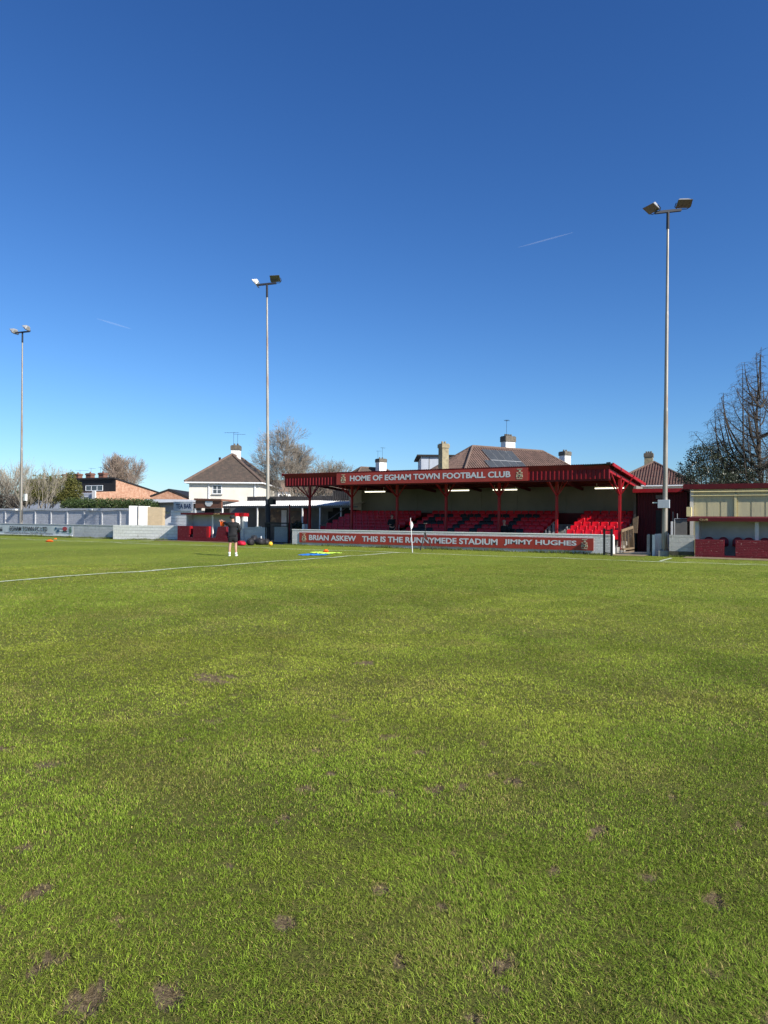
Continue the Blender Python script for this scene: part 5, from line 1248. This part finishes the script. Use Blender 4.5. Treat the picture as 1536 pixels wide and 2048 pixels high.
def hip_house(label, c, rz, w_, d_, ez, rz_top, ridge, wallm, roofm, axis='x', tiles=None, name='house', ov=.35):
    t = thing(name, label, 'house', (c[0], c[1], 0), rz)
    b = MB(); b.box(-w_ / 2, w_ / 2, -d_ / 2, d_ / 2, 0, ez - .02); b.build('wall', wallm, t, world=False)
    W, Dp = w_ / 2 + ov, d_ / 2 + ov; r = ridge / 2
    e = [(-W, -Dp, ez), (W, -Dp, ez), (W, Dp, ez), (-W, Dp, ez)]
    rd = [(-r, 0, rz_top), (r, 0, rz_top)] if axis == 'x' else [(0, -r, rz_top), (0, r, rz_top)]
    b = MB()
    if axis == 'x': fs = [(0, 1, 5, 4), (1, 2, 5), (2, 3, 4, 5), (3, 0, 4)]
    else: fs = [(0, 1, 4), (1, 2, 5, 4), (2, 3, 5), (3, 0, 4, 5)]
    b.add(e + rd, fs + [(3, 2, 1, 0)])
    rf = b.build('roof', roofm, t, world=False)
    if tiles:
        b = MB()
        if axis == 'x': roof_face(b, e[0], e[1], rd[1], rd[0]); roof_face(b, e[3], e[0], rd[0], rd[0]); roof_face(b, e[1], e[2], rd[1], rd[1])
        else: roof_face(b, e[0], e[1], rd[0], rd[0]); roof_face(b, e[1], e[2], rd[1], rd[0]); roof_face(b, e[3], e[0], rd[0], rd[1])
        b.build('roof_tiles', roofm, rf, world=False)
    b = MB(); h = .09
    for p, q in (((0, 4), (1, 5), (2, 5), (3, 4), (4, 5)) if axis == 'x' else ((0, 4), (1, 4), (2, 5), (3, 5), (4, 5))):
        P = (e + rd); b.tube(Vector(P[p]) + Vector((0, 0, .04)), Vector(P[q]) + Vector((0, 0, .04)), h + .03, n=6)
    b.build('ridge_tiles', RIDGE, rf, world=False)
    b = MB()
    for p, q in ((0, 1), (1, 2), (2, 3), (3, 0)): b.bar(Vector(e[p]) - Vector((0, 0, .07)), Vector(e[q]) - Vector((0, 0, .07)), .10, .12)
    b.build('gutter', PVC, t, world=False)
    return t
RIDGE = mat('ridge_tile', (.17, .115, .09), (.12, .085, .068), .85, 3)
def chimney(parent, P, w_, d_, ztop, m, mtop, pots=2, z0=None, capw=.06, caph=.5):
    off, rz = ORG[parent.name]
    Pl = Matrix.Rotation(-rz, 3, 'Z') @ (Vector((P[0], P[1], 0)) - Vector((off.x, off.y, 0)))
    x, y = Pl.x, Pl.y
    b = MB(); b.box(x - w_ / 2, x + w_ / 2, y - d_ / 2, y + d_ / 2, z0 if z0 is not None else 3, ztop - caph); c = b.build('chimney', m, parent, world=False)
    b = MB(); b.box(x - w_ / 2 - capw, x + w_ / 2 + capw, y - d_ / 2 - capw, y + d_ / 2 + capw, ztop - caph + .002, ztop - .12)
    b.box(x - w_ / 2, x + w_ / 2, y - d_ / 2, y + d_ / 2, ztop - .118, ztop - .06)
    for k in range(pots): q = x + w_ * (((k + .5) / pots) - .5) * .8; b.tube((q, y, ztop - .06), (q, y, ztop + .14), .11, .09, n=10)
    b.build('chimney_cap', mtop, c, world=False)
    return c
def aerial(label, P, h, yaw=0, elems=6, L=1.2, base=None):
    P = Vector(P); t = thing('aerial', label, 'aerial', P, 0)
    b = MB(); b.tube(P, P + Vector((0, 0, h)), .016, n=5); b.build('mast', DKMET, t)
    b = MB(); d = Vector((math.cos(yaw), math.sin(yaw), 0)); n = Vector((-d.y, d.x, 0)); top = P + Vector((0, 0, h - .05))
    b.tube(top - d * L * .35, top + d * L * .65, .016, n=4)
    for k in range(elems): q = top - d * L * .35 + d * L * k / (elems - 1); b.tube(q - n * .25, q + n * .25, .008, n=4)
    b.build('elements', DKMET, t)

# white house left of centre
va, vr = Vector((math.cos(A), math.sin(A), 0)), Vector((-math.sin(A), math.cos(A), 0))      # right, away
eL = PD(369, 964, 67.6); eR = PD(525, 964, 67.6); mid = (eL + eR) / 2; fwid = (eR - eL).length
Wd = fwid - .7; Dp = 12.
cc = mid + vr * (Dp / 2 + .35)
wh = hip_house('cream house with brown hipped roof behind the tea bar', (cc.x, cc.y), A, Wd, Dp, 5.1, 8.05, Dp + .7 - fwid, CREAM, TILEB, axis='y')
ax = lambda px: (PD(px, 980, 67.95) - mid).dot(va)
window(wh, ax(425), ax(443.5), 3.95, 4.82, -Dp / 2, (2, 2))
b = MB(); b.tube((ax(418), -Dp / 2 - .07, 0), (ax(418), -Dp / 2 - .07, 5.0), .05, n=6); b.tube((ax(510), -Dp / 2 - .07, 0), (ax(510), -Dp / 2 - .07, 5.0), .06, n=6); b.build('downpipe', PVC, wh, world=False)
cp = PD(472, 915, 73.5); chimney(wh, cp, .85, .85, 9.25, WHITE, SOOT, 2, z0=6.5, caph=.55)
aerial('tall aerial on the chimney of the cream house', (cp.x + .2, cp.y, 9.1), 1.3, A + R_(10)); aerial('low wide aerial left of the cream house chimney', (cp.x - .35, cp.y, 9.1), 1.5, A + R_(170), 5, 1.5)
b = MB(); q = PD(439.5, 925, 73); b.tube((q.x, q.y, 6.2), (q.x, q.y, 7.9), .12, n=8); o = b.build('flue_pipe', BLACK, loc=(q.x, q.y, 6.2)); o['label'] = 'x'
ql = Matrix.Rotation(-A, 3, 'Z') @ (Vector((q.x, q.y, 6.2)) - Vector((cc.x, cc.y, 0))); o.parent = wh; o.location = ql; del o['label']
# central pantiled house
P1 = PD(945, 893, 66); P2 = PD(1085, 903, 70.2); rz = math.atan2(P2.y - P1.y, P2.x - P1.x); rl = (P2 - P1).length; cc = (P1 + P2) / 2; rzt = 8.5; a_ = 4.6
ch_ = hip_house('large house with red pantiled hipped roof and solar panels behind the stand', (cc.x, cc.y), rz, rl + 2 * a_ - .7, 2 * a_ - .7, rzt - a_ * .79, rzt, rl, CREAM, PAN, tiles=True)
chimney(ch_, PD(1016, 900, 68.6), 1.15, .75, 9.85, WHITE, SOOT, 4, z0=7, caph=.62)
c1 = PD(887, 925, 62.5); chimney(ch_, c1, .68, .62, 8.42, STONE, STONE, 2, z0=4.5, caph=.45)
c3 = PD(1130, 915, 75.5); chimney(ch_, c3, .85, .85, 9.1, WHITE, SOOT, 2, z0=4, caph=.5)
q = PD(1013, 880, 68.3); aerial('tall slender aerial on the central white chimney', (q.x, q.y, 9.8), 1.55, A + 1.2, 5, .7)
def slope(u, s, lift): # local coords on front face; u from left ridge end, s plan distance from ridge
    return Vector((-rl / 2 + u, -s, rzt - s * .79 + lift))
for k, (u0, u1, s0, s1) in enumerate([(.65 + .9 * i, 1.53 + .9 * i, .55, 1.95) for i in range(4)] + [(-.15 + .9 * i, .73 + .9 * i, 2.0, 3.4) for i in range(5)]):
    b = MB(); P = [slope(u0, s1, .12), slope(u1, s1, .12), slope(u1, s0, .12), slope(u0, s0, .12)]; b.hexa(P + [p + Vector((0, -.03, .05)) for p in P]); pn = b.build('solar_panel', ALFR, ch_, world=False)
    b = MB(); i_ = .035; P = [slope(u0 + i_, s1 - i_, .22), slope(u1 - i_, s1 - i_, .22), slope(u1 - i_, s0 + i_, .22), slope(u0 + i_, s0 + i_, .22)]; b.add(P, [(0, 1, 2, 3)]); b.build('cells', SOLAR, pn, world=False)
# pale flat roofed block behind
bx = thing('flat_block', 'pale flat roofed building behind the stained chimney', 'building', PD(875, 960, 82), A)
ORG[bx.name] = (ORG[bx.name][0] * 1, A); bx.location.z = 0
wB = 62 / 1420 * 82 * 1.9
b = MB(); b.box(-62 / 1420 * 82 / 2 - .1, wB / 2, 0, 8, 0, 9.0)
b.build('wall', CLAD, bx, world=False)
b = MB(); b.box(-62 / 1420 * 82 / 2 - .6, wB / 2 + .2, -.3, 8.2, 9.0, 9.18); b.build('roof', INTD, bx, world=False)
for k in range(3): b = MB(); b.box(-1.0 + k * 1.5, -.94 + k * 1.5, -.03, -.002, 0, 8.9); b.build('cladding_joint', INTG, bx, world=False)
# house far behind left of that
P1 = PD(722, 936, 95); P2 = PD(770, 935.5, 97); rz = math.atan2(P2.y - P1.y, P2.x - P1.x); rl = (P2 - P1).length; cc = (P1 + P2) / 2
h2 = hip_house('brown hipped roof house with short white chimney seen over the sign', (cc.x, cc.y), rz, rl + 7.6, 7.6, 5.4, 8.6, rl, CREAM, TILEB)
q = PD(762, 930, 95); chimney(h2, q, 1.1, 1., 9.85, WHITE, SOOT, 2, z0=6.5, caph=.55)
aerial('pair mate aerial left of the short white chimney', (q.x - .5, q.y, 9.0), 1.9, A, 4, .7); aerial('higher aerial right of the short white chimney top', (q.x + .2, q.y, 9.6), 1.7, A + .8, 4, .7)
# right house
P = PD(1289, 924, 74)
rh = hip_house('dark pantiled hip roof house right of the stand roof', (P.x + .35, P.y + 4.6), R_(5), 8.2, 13., 5.35, 8.0, 5.0, CREAM, PAND, axis='y', tiles=True)
q = PD(1297.5, 925, 77); chimney(rh, q, .85, .8, 9.15, STONE, SOOT, 3, z0=6, caph=.5)
q = PD(1368, 955, 82); sc_ = hip_house('house roof mostly hidden behind the dark evergreen on the right', (q.x + 4, q.y + 5), R_(5), 11, 9, 3.9, 6.4, 3., CREAM, PAND, axis='x')
chimney(sc_, (q.x + .3, q.y + 4), .75, .7, 7.25, WHITE, GREEN3, 1, z0=5, caph=.4)
# terrace with brick gable at far left
P = PD(232, 957, 90); rzT = R_(5.5)
tc = thing('brick_terrace', 'terrace with orange brick gable, black slate upper storey and chimneys', 'house', (P.x, P.y, 0), rzT)
b = MB(); prof = [(0, 0), (7.6, 0), (7.6, 5.1), (0, 6.55)]; b.prismx(prof, -16, 0); b.build('wall', BRICKO, tc, world=False)
b = MB(); b.prismx([(-3.2, 0), (-.003, 0), (-.003, 4.95), (-3.2, 4.75)], -.35, 0); b.build('party_wall', BRICKO, tc, world=False)
b = MB(); b.prismx([(-3.0, 0), (-.003, 0), (-.003, 4.8), (-3.0, 4.6)], -16, -.352); b.build('extension', CLAD, tc, world=False)
b = MB(); b.box(-.55, .02, -3.3, -3.18, 3.9, 4.9); b.build('bargeboard', WHITE, tc, world=False)
b = MB(); b.box(-16, -.003, -.12, -.003, 4.96, 6.5); b.build('slate_cladding', SLATE, tc, world=False)
b = MB(); b.prismx([(-.35, 6.53), (7.9, 4.98), (7.9, 5.12), (-.35, 6.72)], -16, .12); b.build('roof', SLATE, tc, world=False)
for x0, x1 in ((-5.1, -2.1), (-9.5, -5.9)): window(tc, x0, x1, 5.05, 5.75, -.12, (3, 1), False)
for x0, x1 in ((-2.4, -1.4), (-4.6, -3.2), (-6.4, -5.3)): window(tc, x0, x1, 2.8, 4.2, -3.0, (1, 1), False)
for k, px in enumerate((206, 180.5, 156, 133)):
    q = PD(px, 955, 93 + 1.6 * k); q = q + Vector((0, 0, 0)); chimney(tc, q, .9, .7, 7.55 + .02 * k, BRICKR, BRICKR, 1, z0=5.5, capw=.07, caph=.32)
for k, (px, py, lb) in enumerate(((201, 934, 'tallest aerial on the nearest chimney of the brick terrace'), (160, 940, 'wide aerial over the third chimney of the brick terrace'), (182, 936, 'small aerial on the second chimney of the brick terrace'))):
    q = PD(px, 950, 93 + 1.6 * k); aerial(lb, (q.x, q.y, 7.4), PD(px, py, 93 + 1.6 * k).z - 7.4, A + .3 * k, 5, 1.6 if k == 1 else .8)
# small brick gable
P = PD(338, 995, 75)
bg_ = thing('brick_outbuilding', 'small orange brick gabled building left of the cream house', 'house', (P.x, P.y, 0), A)
hw = 33 / 1420 * 75 + .1
b = MB(); b.prism([(-hw, 0), (hw, 0), (hw, 3.85), (0, 4.55), (-hw, 3.9)], 0, 8); b.build('wall', BRICKO, bg_, world=False)
b = MB(); b.prism([(-hw - .15, 3.83), (0, 4.56), (hw + .15, 3.78), (hw + .15, 3.93), (0, 4.72), (-hw - .15, 3.98)], -.12, 8.1); b.build('roof', SLATE, bg_, world=False)
# flat grey roof in front of it
P = PD(340, 1003, 62); b = MB(); b.box(-2.2, 1.6, 0, 3, 2.9, 3.25); b.box(-2.1, 1.5, .1, 2.9, 0, 2.9)
o = b.build('flat_garage', CLAD, world=True); o.location = (P.x, P.y, 0); o.rotation_euler = (0, 0, A); tag(o, 'pale flat roofed garage below the small orange brick gable', 'garage')
# distant white houses
P = PD(556, 1000, 100)
dh = thing('terraced_houses', 'distant white rendered houses with brown roofs seen left of the stand', 'house', (P.x, P.y, 0), A + R_(4))
Lh = 115 / 1420 * 100
b = MB(); b.box(-3, Lh, 0, 8, 0, 5.6); b.build('wall', WHITE, dh, world=False)
b = MB(); b.prismx([(-.4, 5.5), (4, 7.3), (8.4, 5.5)], -3.2, Lh + .2); b.build('roof', DISTR, dh, world=False)
for k in range(5): window(dh, -2.0 + 2.1 * k, -.9 + 2.1 * k, 4.1, 5.1, 0, (2, 1), False)
b = MB(); b.box(-3, Lh, -3, -.01, 3.6, 3.75); b.build('porch_roof', WHITE, dh, world=False)
P = PD(655, 1000, 88)
d2 = thing('terraced_houses', 'distant cream house between the stand column and the slatted hoarding', 'house', (P.x, P.y, 0), A)
b = MB(); b.box(-4, 3, 0, 7, 0, 5.0); b.build('wall', CREAM, d2, world=False)
b = MB(); b.prismx([(-.4, 4.9), (3.5, 6.3), (7.4, 4.9)], -4.2, 3.2); b.build('roof', DISTR, d2, world=False)
window(d2, -.9, .2, 3.6, 4.5, 0, (2, 1), False); window(d2, -3.4, -2.3, 3.6, 4.5, 0, (2, 1), False)

# ================================================================ trees
def bare_tree(name, label, base, h, spread, seed, m, levels=5, trunk=.2, buds=0, up=.45, n0=4, fork=.25, budm=None, budsz=.05, minr=.006, lean=(0, 0), kids=3, stems=1):
    r = random.Random(seed); t = thing(name, label, 'tree', base); b = MB(); tips = []
    def grow(p, d, L, rad, lv):
        segs = 3 if lv < 3 else 2; pts = [p]; q = p.copy(); dd = d.copy()
        for k in range(segs):
            dd = (dd + Vector((r.gauss(0, .12), r.gauss(0, .12), r.gauss(0, .05) + up * .12))).normalized(); q = q + dd * L / segs; pts.append(q.copy())
        rr = [max(minr, rad * (1 - .45 * k / segs)) for k in range(segs + 1)]
        for k in range(segs): b.tube(pts[k], pts[k + 1], rr[k], rr[k + 1], n=(8, 6, 5, 4, 3, 3, 3)[lv], cap=False)
        if lv >= levels:
            tips.append(pts[-1]); tips.append(pts[1]); return
        kk = kids + (1 if r.random() < .5 else 0) + (1 if lv == 0 else 0)
        for k in range(kk):
            f = .35 + .65 * (k + r.random()) / kk if lv else fork + (1 - fork) * (k + r.random() * .7) / kk
            i = min(int(f * segs), segs - 1); pp = pts[i].lerp(pts[i + 1], f * segs - i)
            az = r.random() * 6.28 + k * 2.4; sp = spread * r.uniform(.7, 1.25)
            u = dd.orthogonal().normalized(); v = dd.cross(u); nd = (dd * math.cos(sp) + (u * math.cos(az) + v * math.sin(az)) * math.sin(sp) + Vector((0, 0, up * .3))).normalized()
            grow(pp, nd, L * r.uniform(.58, .80), max(minr, rr[i] * .6), lv + 1)
        grow(pts[-1], dd, L * .6, rr[-1], lv + 1)
    base = Vector(base)
    for s_ in range(stems):
        a0 = 6.28 * s_ / max(1, stems) + seed; d0 = Vector((lean[0] + (.35 * math.cos(a0) if stems > 1 else 0), lean[1] + (.35 * math.sin(a0) if stems > 1 else 0), 1)).normalized()
        grow(base + Vector((.15 * math.cos(a0), .15 * math.sin(a0), 0)) * (stems > 1), d0, h * .36, trunk, 0)
    o = b.build('branches', m, t)
    if buds:
        ts = r.choices(tips, k=buds); c = np.array([tuple(x_) for x_ in ts]); R2 = np.random.default_rng(seed); c = c + R2.normal(0, .12, c.shape)
        n = len(c); u = R2.normal(size=(n, 3)); u /= np.linalg.norm(u, axis=1)[:, None]; v = np.cross(u, R2.normal(size=(n, 3))); v /= np.linalg.norm(v, axis=1)[:, None]
        s = (budsz * (.5 + R2.random(n)))[:, None]; P = np.stack([c - u * s, c + v * s * .5, c + u * s, c - v * s * .5], 1).reshape(-1, 3) - np.array(base)
        m_ = bpy.data.meshes.new('crown'); m_.from_pydata(P.tolist(), [], [(4 * k, 4 * k + 1, 4 * k + 2, 4 * k + 3) for k in range(n)]); m_.materials.append(budm or BUD)
        link(bpy.data.objects.new('crown', m_), t)
    return t
q = PD(596, 1000, 75); q.z = 0
bare_tree('bare_tree', 'wide bare tree with pale branches left of the stand roof', q, 12.2, .62, 11, BARKM, 6, .22, buds=2200, fork=.40, budsz=.045, up=.35, kids=3, minr=.009)
q = PD(266, 1000, 100); q.z = 0
bare_tree('bare_tree', 'rounded reddish bare tree behind the orange brick gable', q, 12.5, .50, 5, BARKB, 5, .25, buds=3500, fork=.3, budsz=.06, up=.5, kids=4, minr=.012)
q = PD(66, 1010, 72.5); q.z = 0
bare_tree('bare_tree', 'spreading pale stemmed bare tree right of the left floodlight', q, 9.0, .46, 21, BARKP, 4, .075, buds=100, stems=4, budsz=.05, fork=.4, minr=.008, kids=2)
q = PD(12, 1010, 78); q.z = 0
bare_tree('bare_tree', 'grey budding bare tree at the left edge of the photo', q, 9.0, .62, 31, BARKP, 4, .12, buds=1100, stems=3, budsz=.06, fork=.25, minr=.010)
for k, (px, h_, dd, lb) in enumerate(((352, 7.6, 120, 'small distant bare tree between the brick gable and cream house'), (333, 6.6, 125, 'faint distant bare tree above the small brick gable'))):
    q = PD(px, 1000, dd); q.z = 0; bare_tree('bare_tree', lb, q, h_, .6, 40 + k, BARK, 4, .14, buds=700, budsz=.07)
q = PD(630, 1000, 77); q.z = 0
bare_tree('bare_tree', 'lower rounded bare tree just above the left end of the stand roof', q, 9.6, .60, 57, BARKM, 5, .20, buds=2600, budsz=.055, fork=.35, minr=.009)

# drooping larch-like tree on the right
def larch(label, base, seed, limbs, m):
    r = random.Random(seed); t = thing('larch_tree', label, 'tree', base); b = MB(); tw = MB(); base = Vector(base)
    top = base + Vector((0, 0, 13.5)); b.path([base, base + Vector((.1, 0, 4)), base + Vector((-.25, .1, 9)), top], [.24, .17, .08, .02], n=8)
    for q_ in range(5):
        a_ = 1.3 * q_ + seed; f_ = Vector((math.cos(a_), math.sin(a_), 0)); b.path([base + Vector((0, 0, .6 + .5 * q_)), base + f_ * .9 + Vector((0, 0, 3.2)), base + f_ * (1.5 + .2 * q_) + Vector((0, 0, 7)), base + f_ * (1.6 + .3 * q_) + Vector((0, 0, 12.6 - .8 * q_))], [.15, .11, .07, .015], n=6)
    for (z0, dirx, diry, ln, rise_) in limbs:
        p = base + Vector((0, 0, z0)); pts = [p]; d = Vector((dirx, diry, .15)).normalized(); n = 9
        for k in range(n):
            d = (d + Vector((r.gauss(0, .04), r.gauss(0, .04), rise_ * .14))).normalized(); pts.append(pts[-1] + d * ln / n)
        r0 = .03 + .012 * ln; b.path(pts, [r0 * (1 - .85 * k / n) for k in range(n + 1)], n=6)
        for k in range(1, n):
            for q_ in range(int(8 * ln / 6)):
                f = r.random(); o_ = pts[k].lerp(pts[k + 1], f); az = r.random() * 6.28; L_ = r.uniform(.5, 1.3) * (1.2 - .5 * k / n)
                dd = Vector((math.cos(az), math.sin(az), r.uniform(.1, .5))).normalized(); q0 = o_
                for s_ in range(4):
                    q1 = q0 + dd * L_ / 4; tw.tube(q0, q1, .011 - .0015 * s_, .010 - .0015 * s_, n=3, cap=False)
                    if s_ in (1, 2):
                        e_ = q1 + Vector((r.gauss(0, .14), r.gauss(0, .14), -r.uniform(.1, .4))); tw.tube(q1, e_, .007, .005, n=3, cap=False)
                    q0 = q1; dd = (dd + Vector((0, 0, -.32))).normalized()
    b.build('trunk', m, t); tw.build('twigs', m, t)
q = PD(1520, 1000, 50); q.z = 0
rr = random.Random(8); limbs = []
for k in range(46):
    z0 = 1.8 + 9.5 * rr.random(); az = rr.uniform(0, 6.28)
    limbs.append((z0, math.cos(az), math.sin(az), rr.uniform(3.8, 7.4) * (1.1 - z0 / 17), rr.uniform(.9, 2.1)))
for (z0, L_, ri) in ((2.4, 6.0, 1.2), (3.2, 6.4, 1.7), (3.6, 5.4, 1.3), (4.4, 6.6, 2.2), (5.2, 5.2, 1.5), (2.8, 6.8, 2.1), (3.4, 7.4, 2.5), (5.5, 6.3, 2.2), (2., 5.8, 1.0), (4.8, 5.6, .8), (6.2, 5.4, 1.9)):
    limbs.append((z0, -math.cos(A) + rr.uniform(-.3, .3), -math.sin(A) + rr.uniform(-.4, .4), L_, ri))
larch('tall dark bare tree with upswept limbs and drooping twigs at the right', q, 4, limbs, BARKD)
q = PD(1600, 1000, 57); q.z = 0
limbs = [(1.8 + 10.5 * rr.random(), math.cos(a_), math.sin(a_), rr.uniform(3.5, 6.5), rr.uniform(.6, 1.6)) for a_ in [rr.uniform(0, 6.28) for _ in range(40)]]
larch('second upswept bare tree cut by the right edge of the photo', q, 9, limbs, BARKD)
# dark evergreen
def shrub(nm, label, cat, blobs, m, n, size, seed, trunk=True, barkm=BARKD):
    c = np.mean([b_[:2] for b_ in blobs], 0); t = thing(nm, label, cat, (c[0], c[1], 0))
    leaves('crown', t, m, blobs, n, size, seed)
    if trunk:
        b = MB()
        for b_ in blobs: b.tube((c[0], c[1], 0), (b_[0], b_[1], b_[2]), .09, .03, n=5)
        b.build('trunk', barkm, t)
    return t
def bl(px, py, d, rx, ry, rz_): q = PD(px, py, d); return (q.x, q.y, q.z, rx, ry, rz_)
shrub('evergreen_tree', 'dark glossy evergreen tree above the cream shuttered building', 'tree',
      [bl(1385, 945, 49, 1.0, 1.0, .9), bl(1410, 925, 49, 1.3, 1.3, 1.3), bl(1445, 920, 50, 1.5, 1.5, 1.5), bl(1480, 940, 50, 1.4, 1.4, 1.2), bl(1420, 960, 48, 1.8, 1.4, 1.0), bl(1395, 910, 49, .7, .7, .7), bl(1470, 965, 49, 1.8, 1.2, .9), bl(1365, 950, 49, .6, .6, .5)], GREEN3, 17000, .052, 3)
shrub('conifer', 'yellow green conifer left of the brick terrace', 'tree', [bl(147, 985, 72, .9, .9, 1.2), bl(143, 965, 72, .5, .5, 1.1), bl(135, 995, 72, 1.1, 1., .8)], GREEN2, 7000, .07, 6)
shrub('evergreen_tree', 'bushy yellow green evergreen behind the pale bare stems', 'tree', [bl(115, 974, 79, 1.6, 1.3, 1.4), bl(88, 972, 80, 1.5, 1.2, 1.4), bl(105, 992, 78, 1.9, 1.3, .9), bl(72, 982, 80, 1.3, 1.2, 1.4)], GREEN2, 9500, .08, 7)
shrub('evergreen_tree', 'darker evergreen shrub beside the left floodlight pole', 'tree', [bl(62, 982, 83, 1.2, 1.2, 1.4), bl(50, 995, 83, 1.4, 1.2, 1.)], GREEN1, 6000, .08, 8)
shrub('bush', 'dark bush mass at the far left behind the wall', 'bush', [bl(12, 1006, 76, 2.0, 1.2, .8), bl(-20, 1003, 76, 2.0, 1.2, .9), bl(36, 1010, 75, 1.0, .8, .5)], BARKD, 5000, .07, 9)
hb_ = []
for k in range(22): q = PY(136 + 8.0 * k, 1012 - (3 if k % 3 else 0) + .12 * k, 42.6); hb_.append((q.x, q.y, q.z, .7, .7, .62))
hb_.append((hb_[0][0] + 4, 42.7, 2.2, 4., .5, .5)); hb_.append((hb_[0][0] + 9, 42.7, 2.2, 4., .5, .5))
shrub('hedge', 'long dark green hedge on top of the tall grey wall', 'hedge', hb_, GREEN1, 26000, .055, 10, trunk=False)
# grass verge weeds along walls
def tufts(nm, label, x0, x1, y, n, seed, hmax=.16):
    r = np.random.default_rng(seed); x = x0 + r.random(n) * (x1 - x0); yy = y - np.abs(r.normal(0, .07, n)); h = hmax * (.3 + .7 * r.random(n)) * (.4 + fbm(x * 1.3, x * 0, 3) * 1.2)
    a = r.random(n) * 6.28; wd = .012; P = np.stack([np.stack([x - np.cos(a) * wd, yy - np.sin(a) * wd, np.zeros(n)], 1), np.stack([x + np.cos(a) * wd, yy + np.sin(a) * wd, np.zeros(n)], 1), np.stack([x + r.normal(0, .04, n), yy + r.normal(0, .04, n), h], 1)], 1).reshape(-1, 3)
    m_ = bpy.data.meshes.new(nm); m_.from_pydata(P.tolist(), [], [(3 * k, 3 * k + 1, 3 * k + 2) for k in range(n)])
    ca = m_.attributes.new('bcol', 'FLOAT_COLOR', 'POINT'); c = np.repeat(np.array([[.13, .16, .04]]) * (.5 + r.random((n, 1))), 3, 0); ca.data.foreach_set('color', np.concatenate([c, np.ones((len(c), 1))], 1).astype('f').ravel()); m_.materials.append(BLADE)
    o = bpy.data.objects.new(nm, m_); COL.objects.link(o); tag(o, label, 'grass', kind='stuff')
tufts('grass_tufts', 'rough grass along the foot of the stand wall', -28, -7.8, WY - .02, 4200, 1)
tufts('grass_tufts', 'rough grass along the foot of the left walls', -62, -37.5, 35.9, 6000, 2)
tufts('grass_tufts', 'rough grass at the foot of the right block wall', -5.4, -4.3, 35.38, 500, 3)

# aircraft trails high in the sky
HAZ = bpy.data.materials.new('vapour'); HAZ.use_nodes = True; n_ = HAZ.node_tree; n_.nodes.clear()
ou = n_.nodes.new('ShaderNodeOutputMaterial'); mx_ = n_.nodes.new('ShaderNodeMixShader'); t_ = n_.nodes.new('ShaderNodeBsdfTransparent'); d_ = n_.nodes.new('ShaderNodeBsdfDiffuse'); d_.inputs[0].default_value = (.9, .92, .95, 1)
mx_.inputs[0].default_value = .045; n_.links.new(t_.outputs[0], mx_.inputs[1]); n_.links.new(d_.outputs[0], mx_.inputs[2]); n_.links.new(mx_.outputs[0], ou.inputs[0])
for a_, b_, lb in (((1036, 495), (1146, 465), 'faint longer vapour trail between the middle and right floodlights'), ((193, 637), (263, 658), 'faint vapour trail right of the left floodlight head')):
    p, q = PD(*a_, 9000), PD(*b_, 9000); mb = MB(); n = 8; mb.path([p.lerp(q, k / n) for k in range(n + 1)], [2 + 8 * math.sin(math.pi * k / n) for k in range(n + 1)], n=8, open_=True)
    o = mb.build('vapour_trail', HAZ, loc=p); tag(o, lb, 'vapour trail')
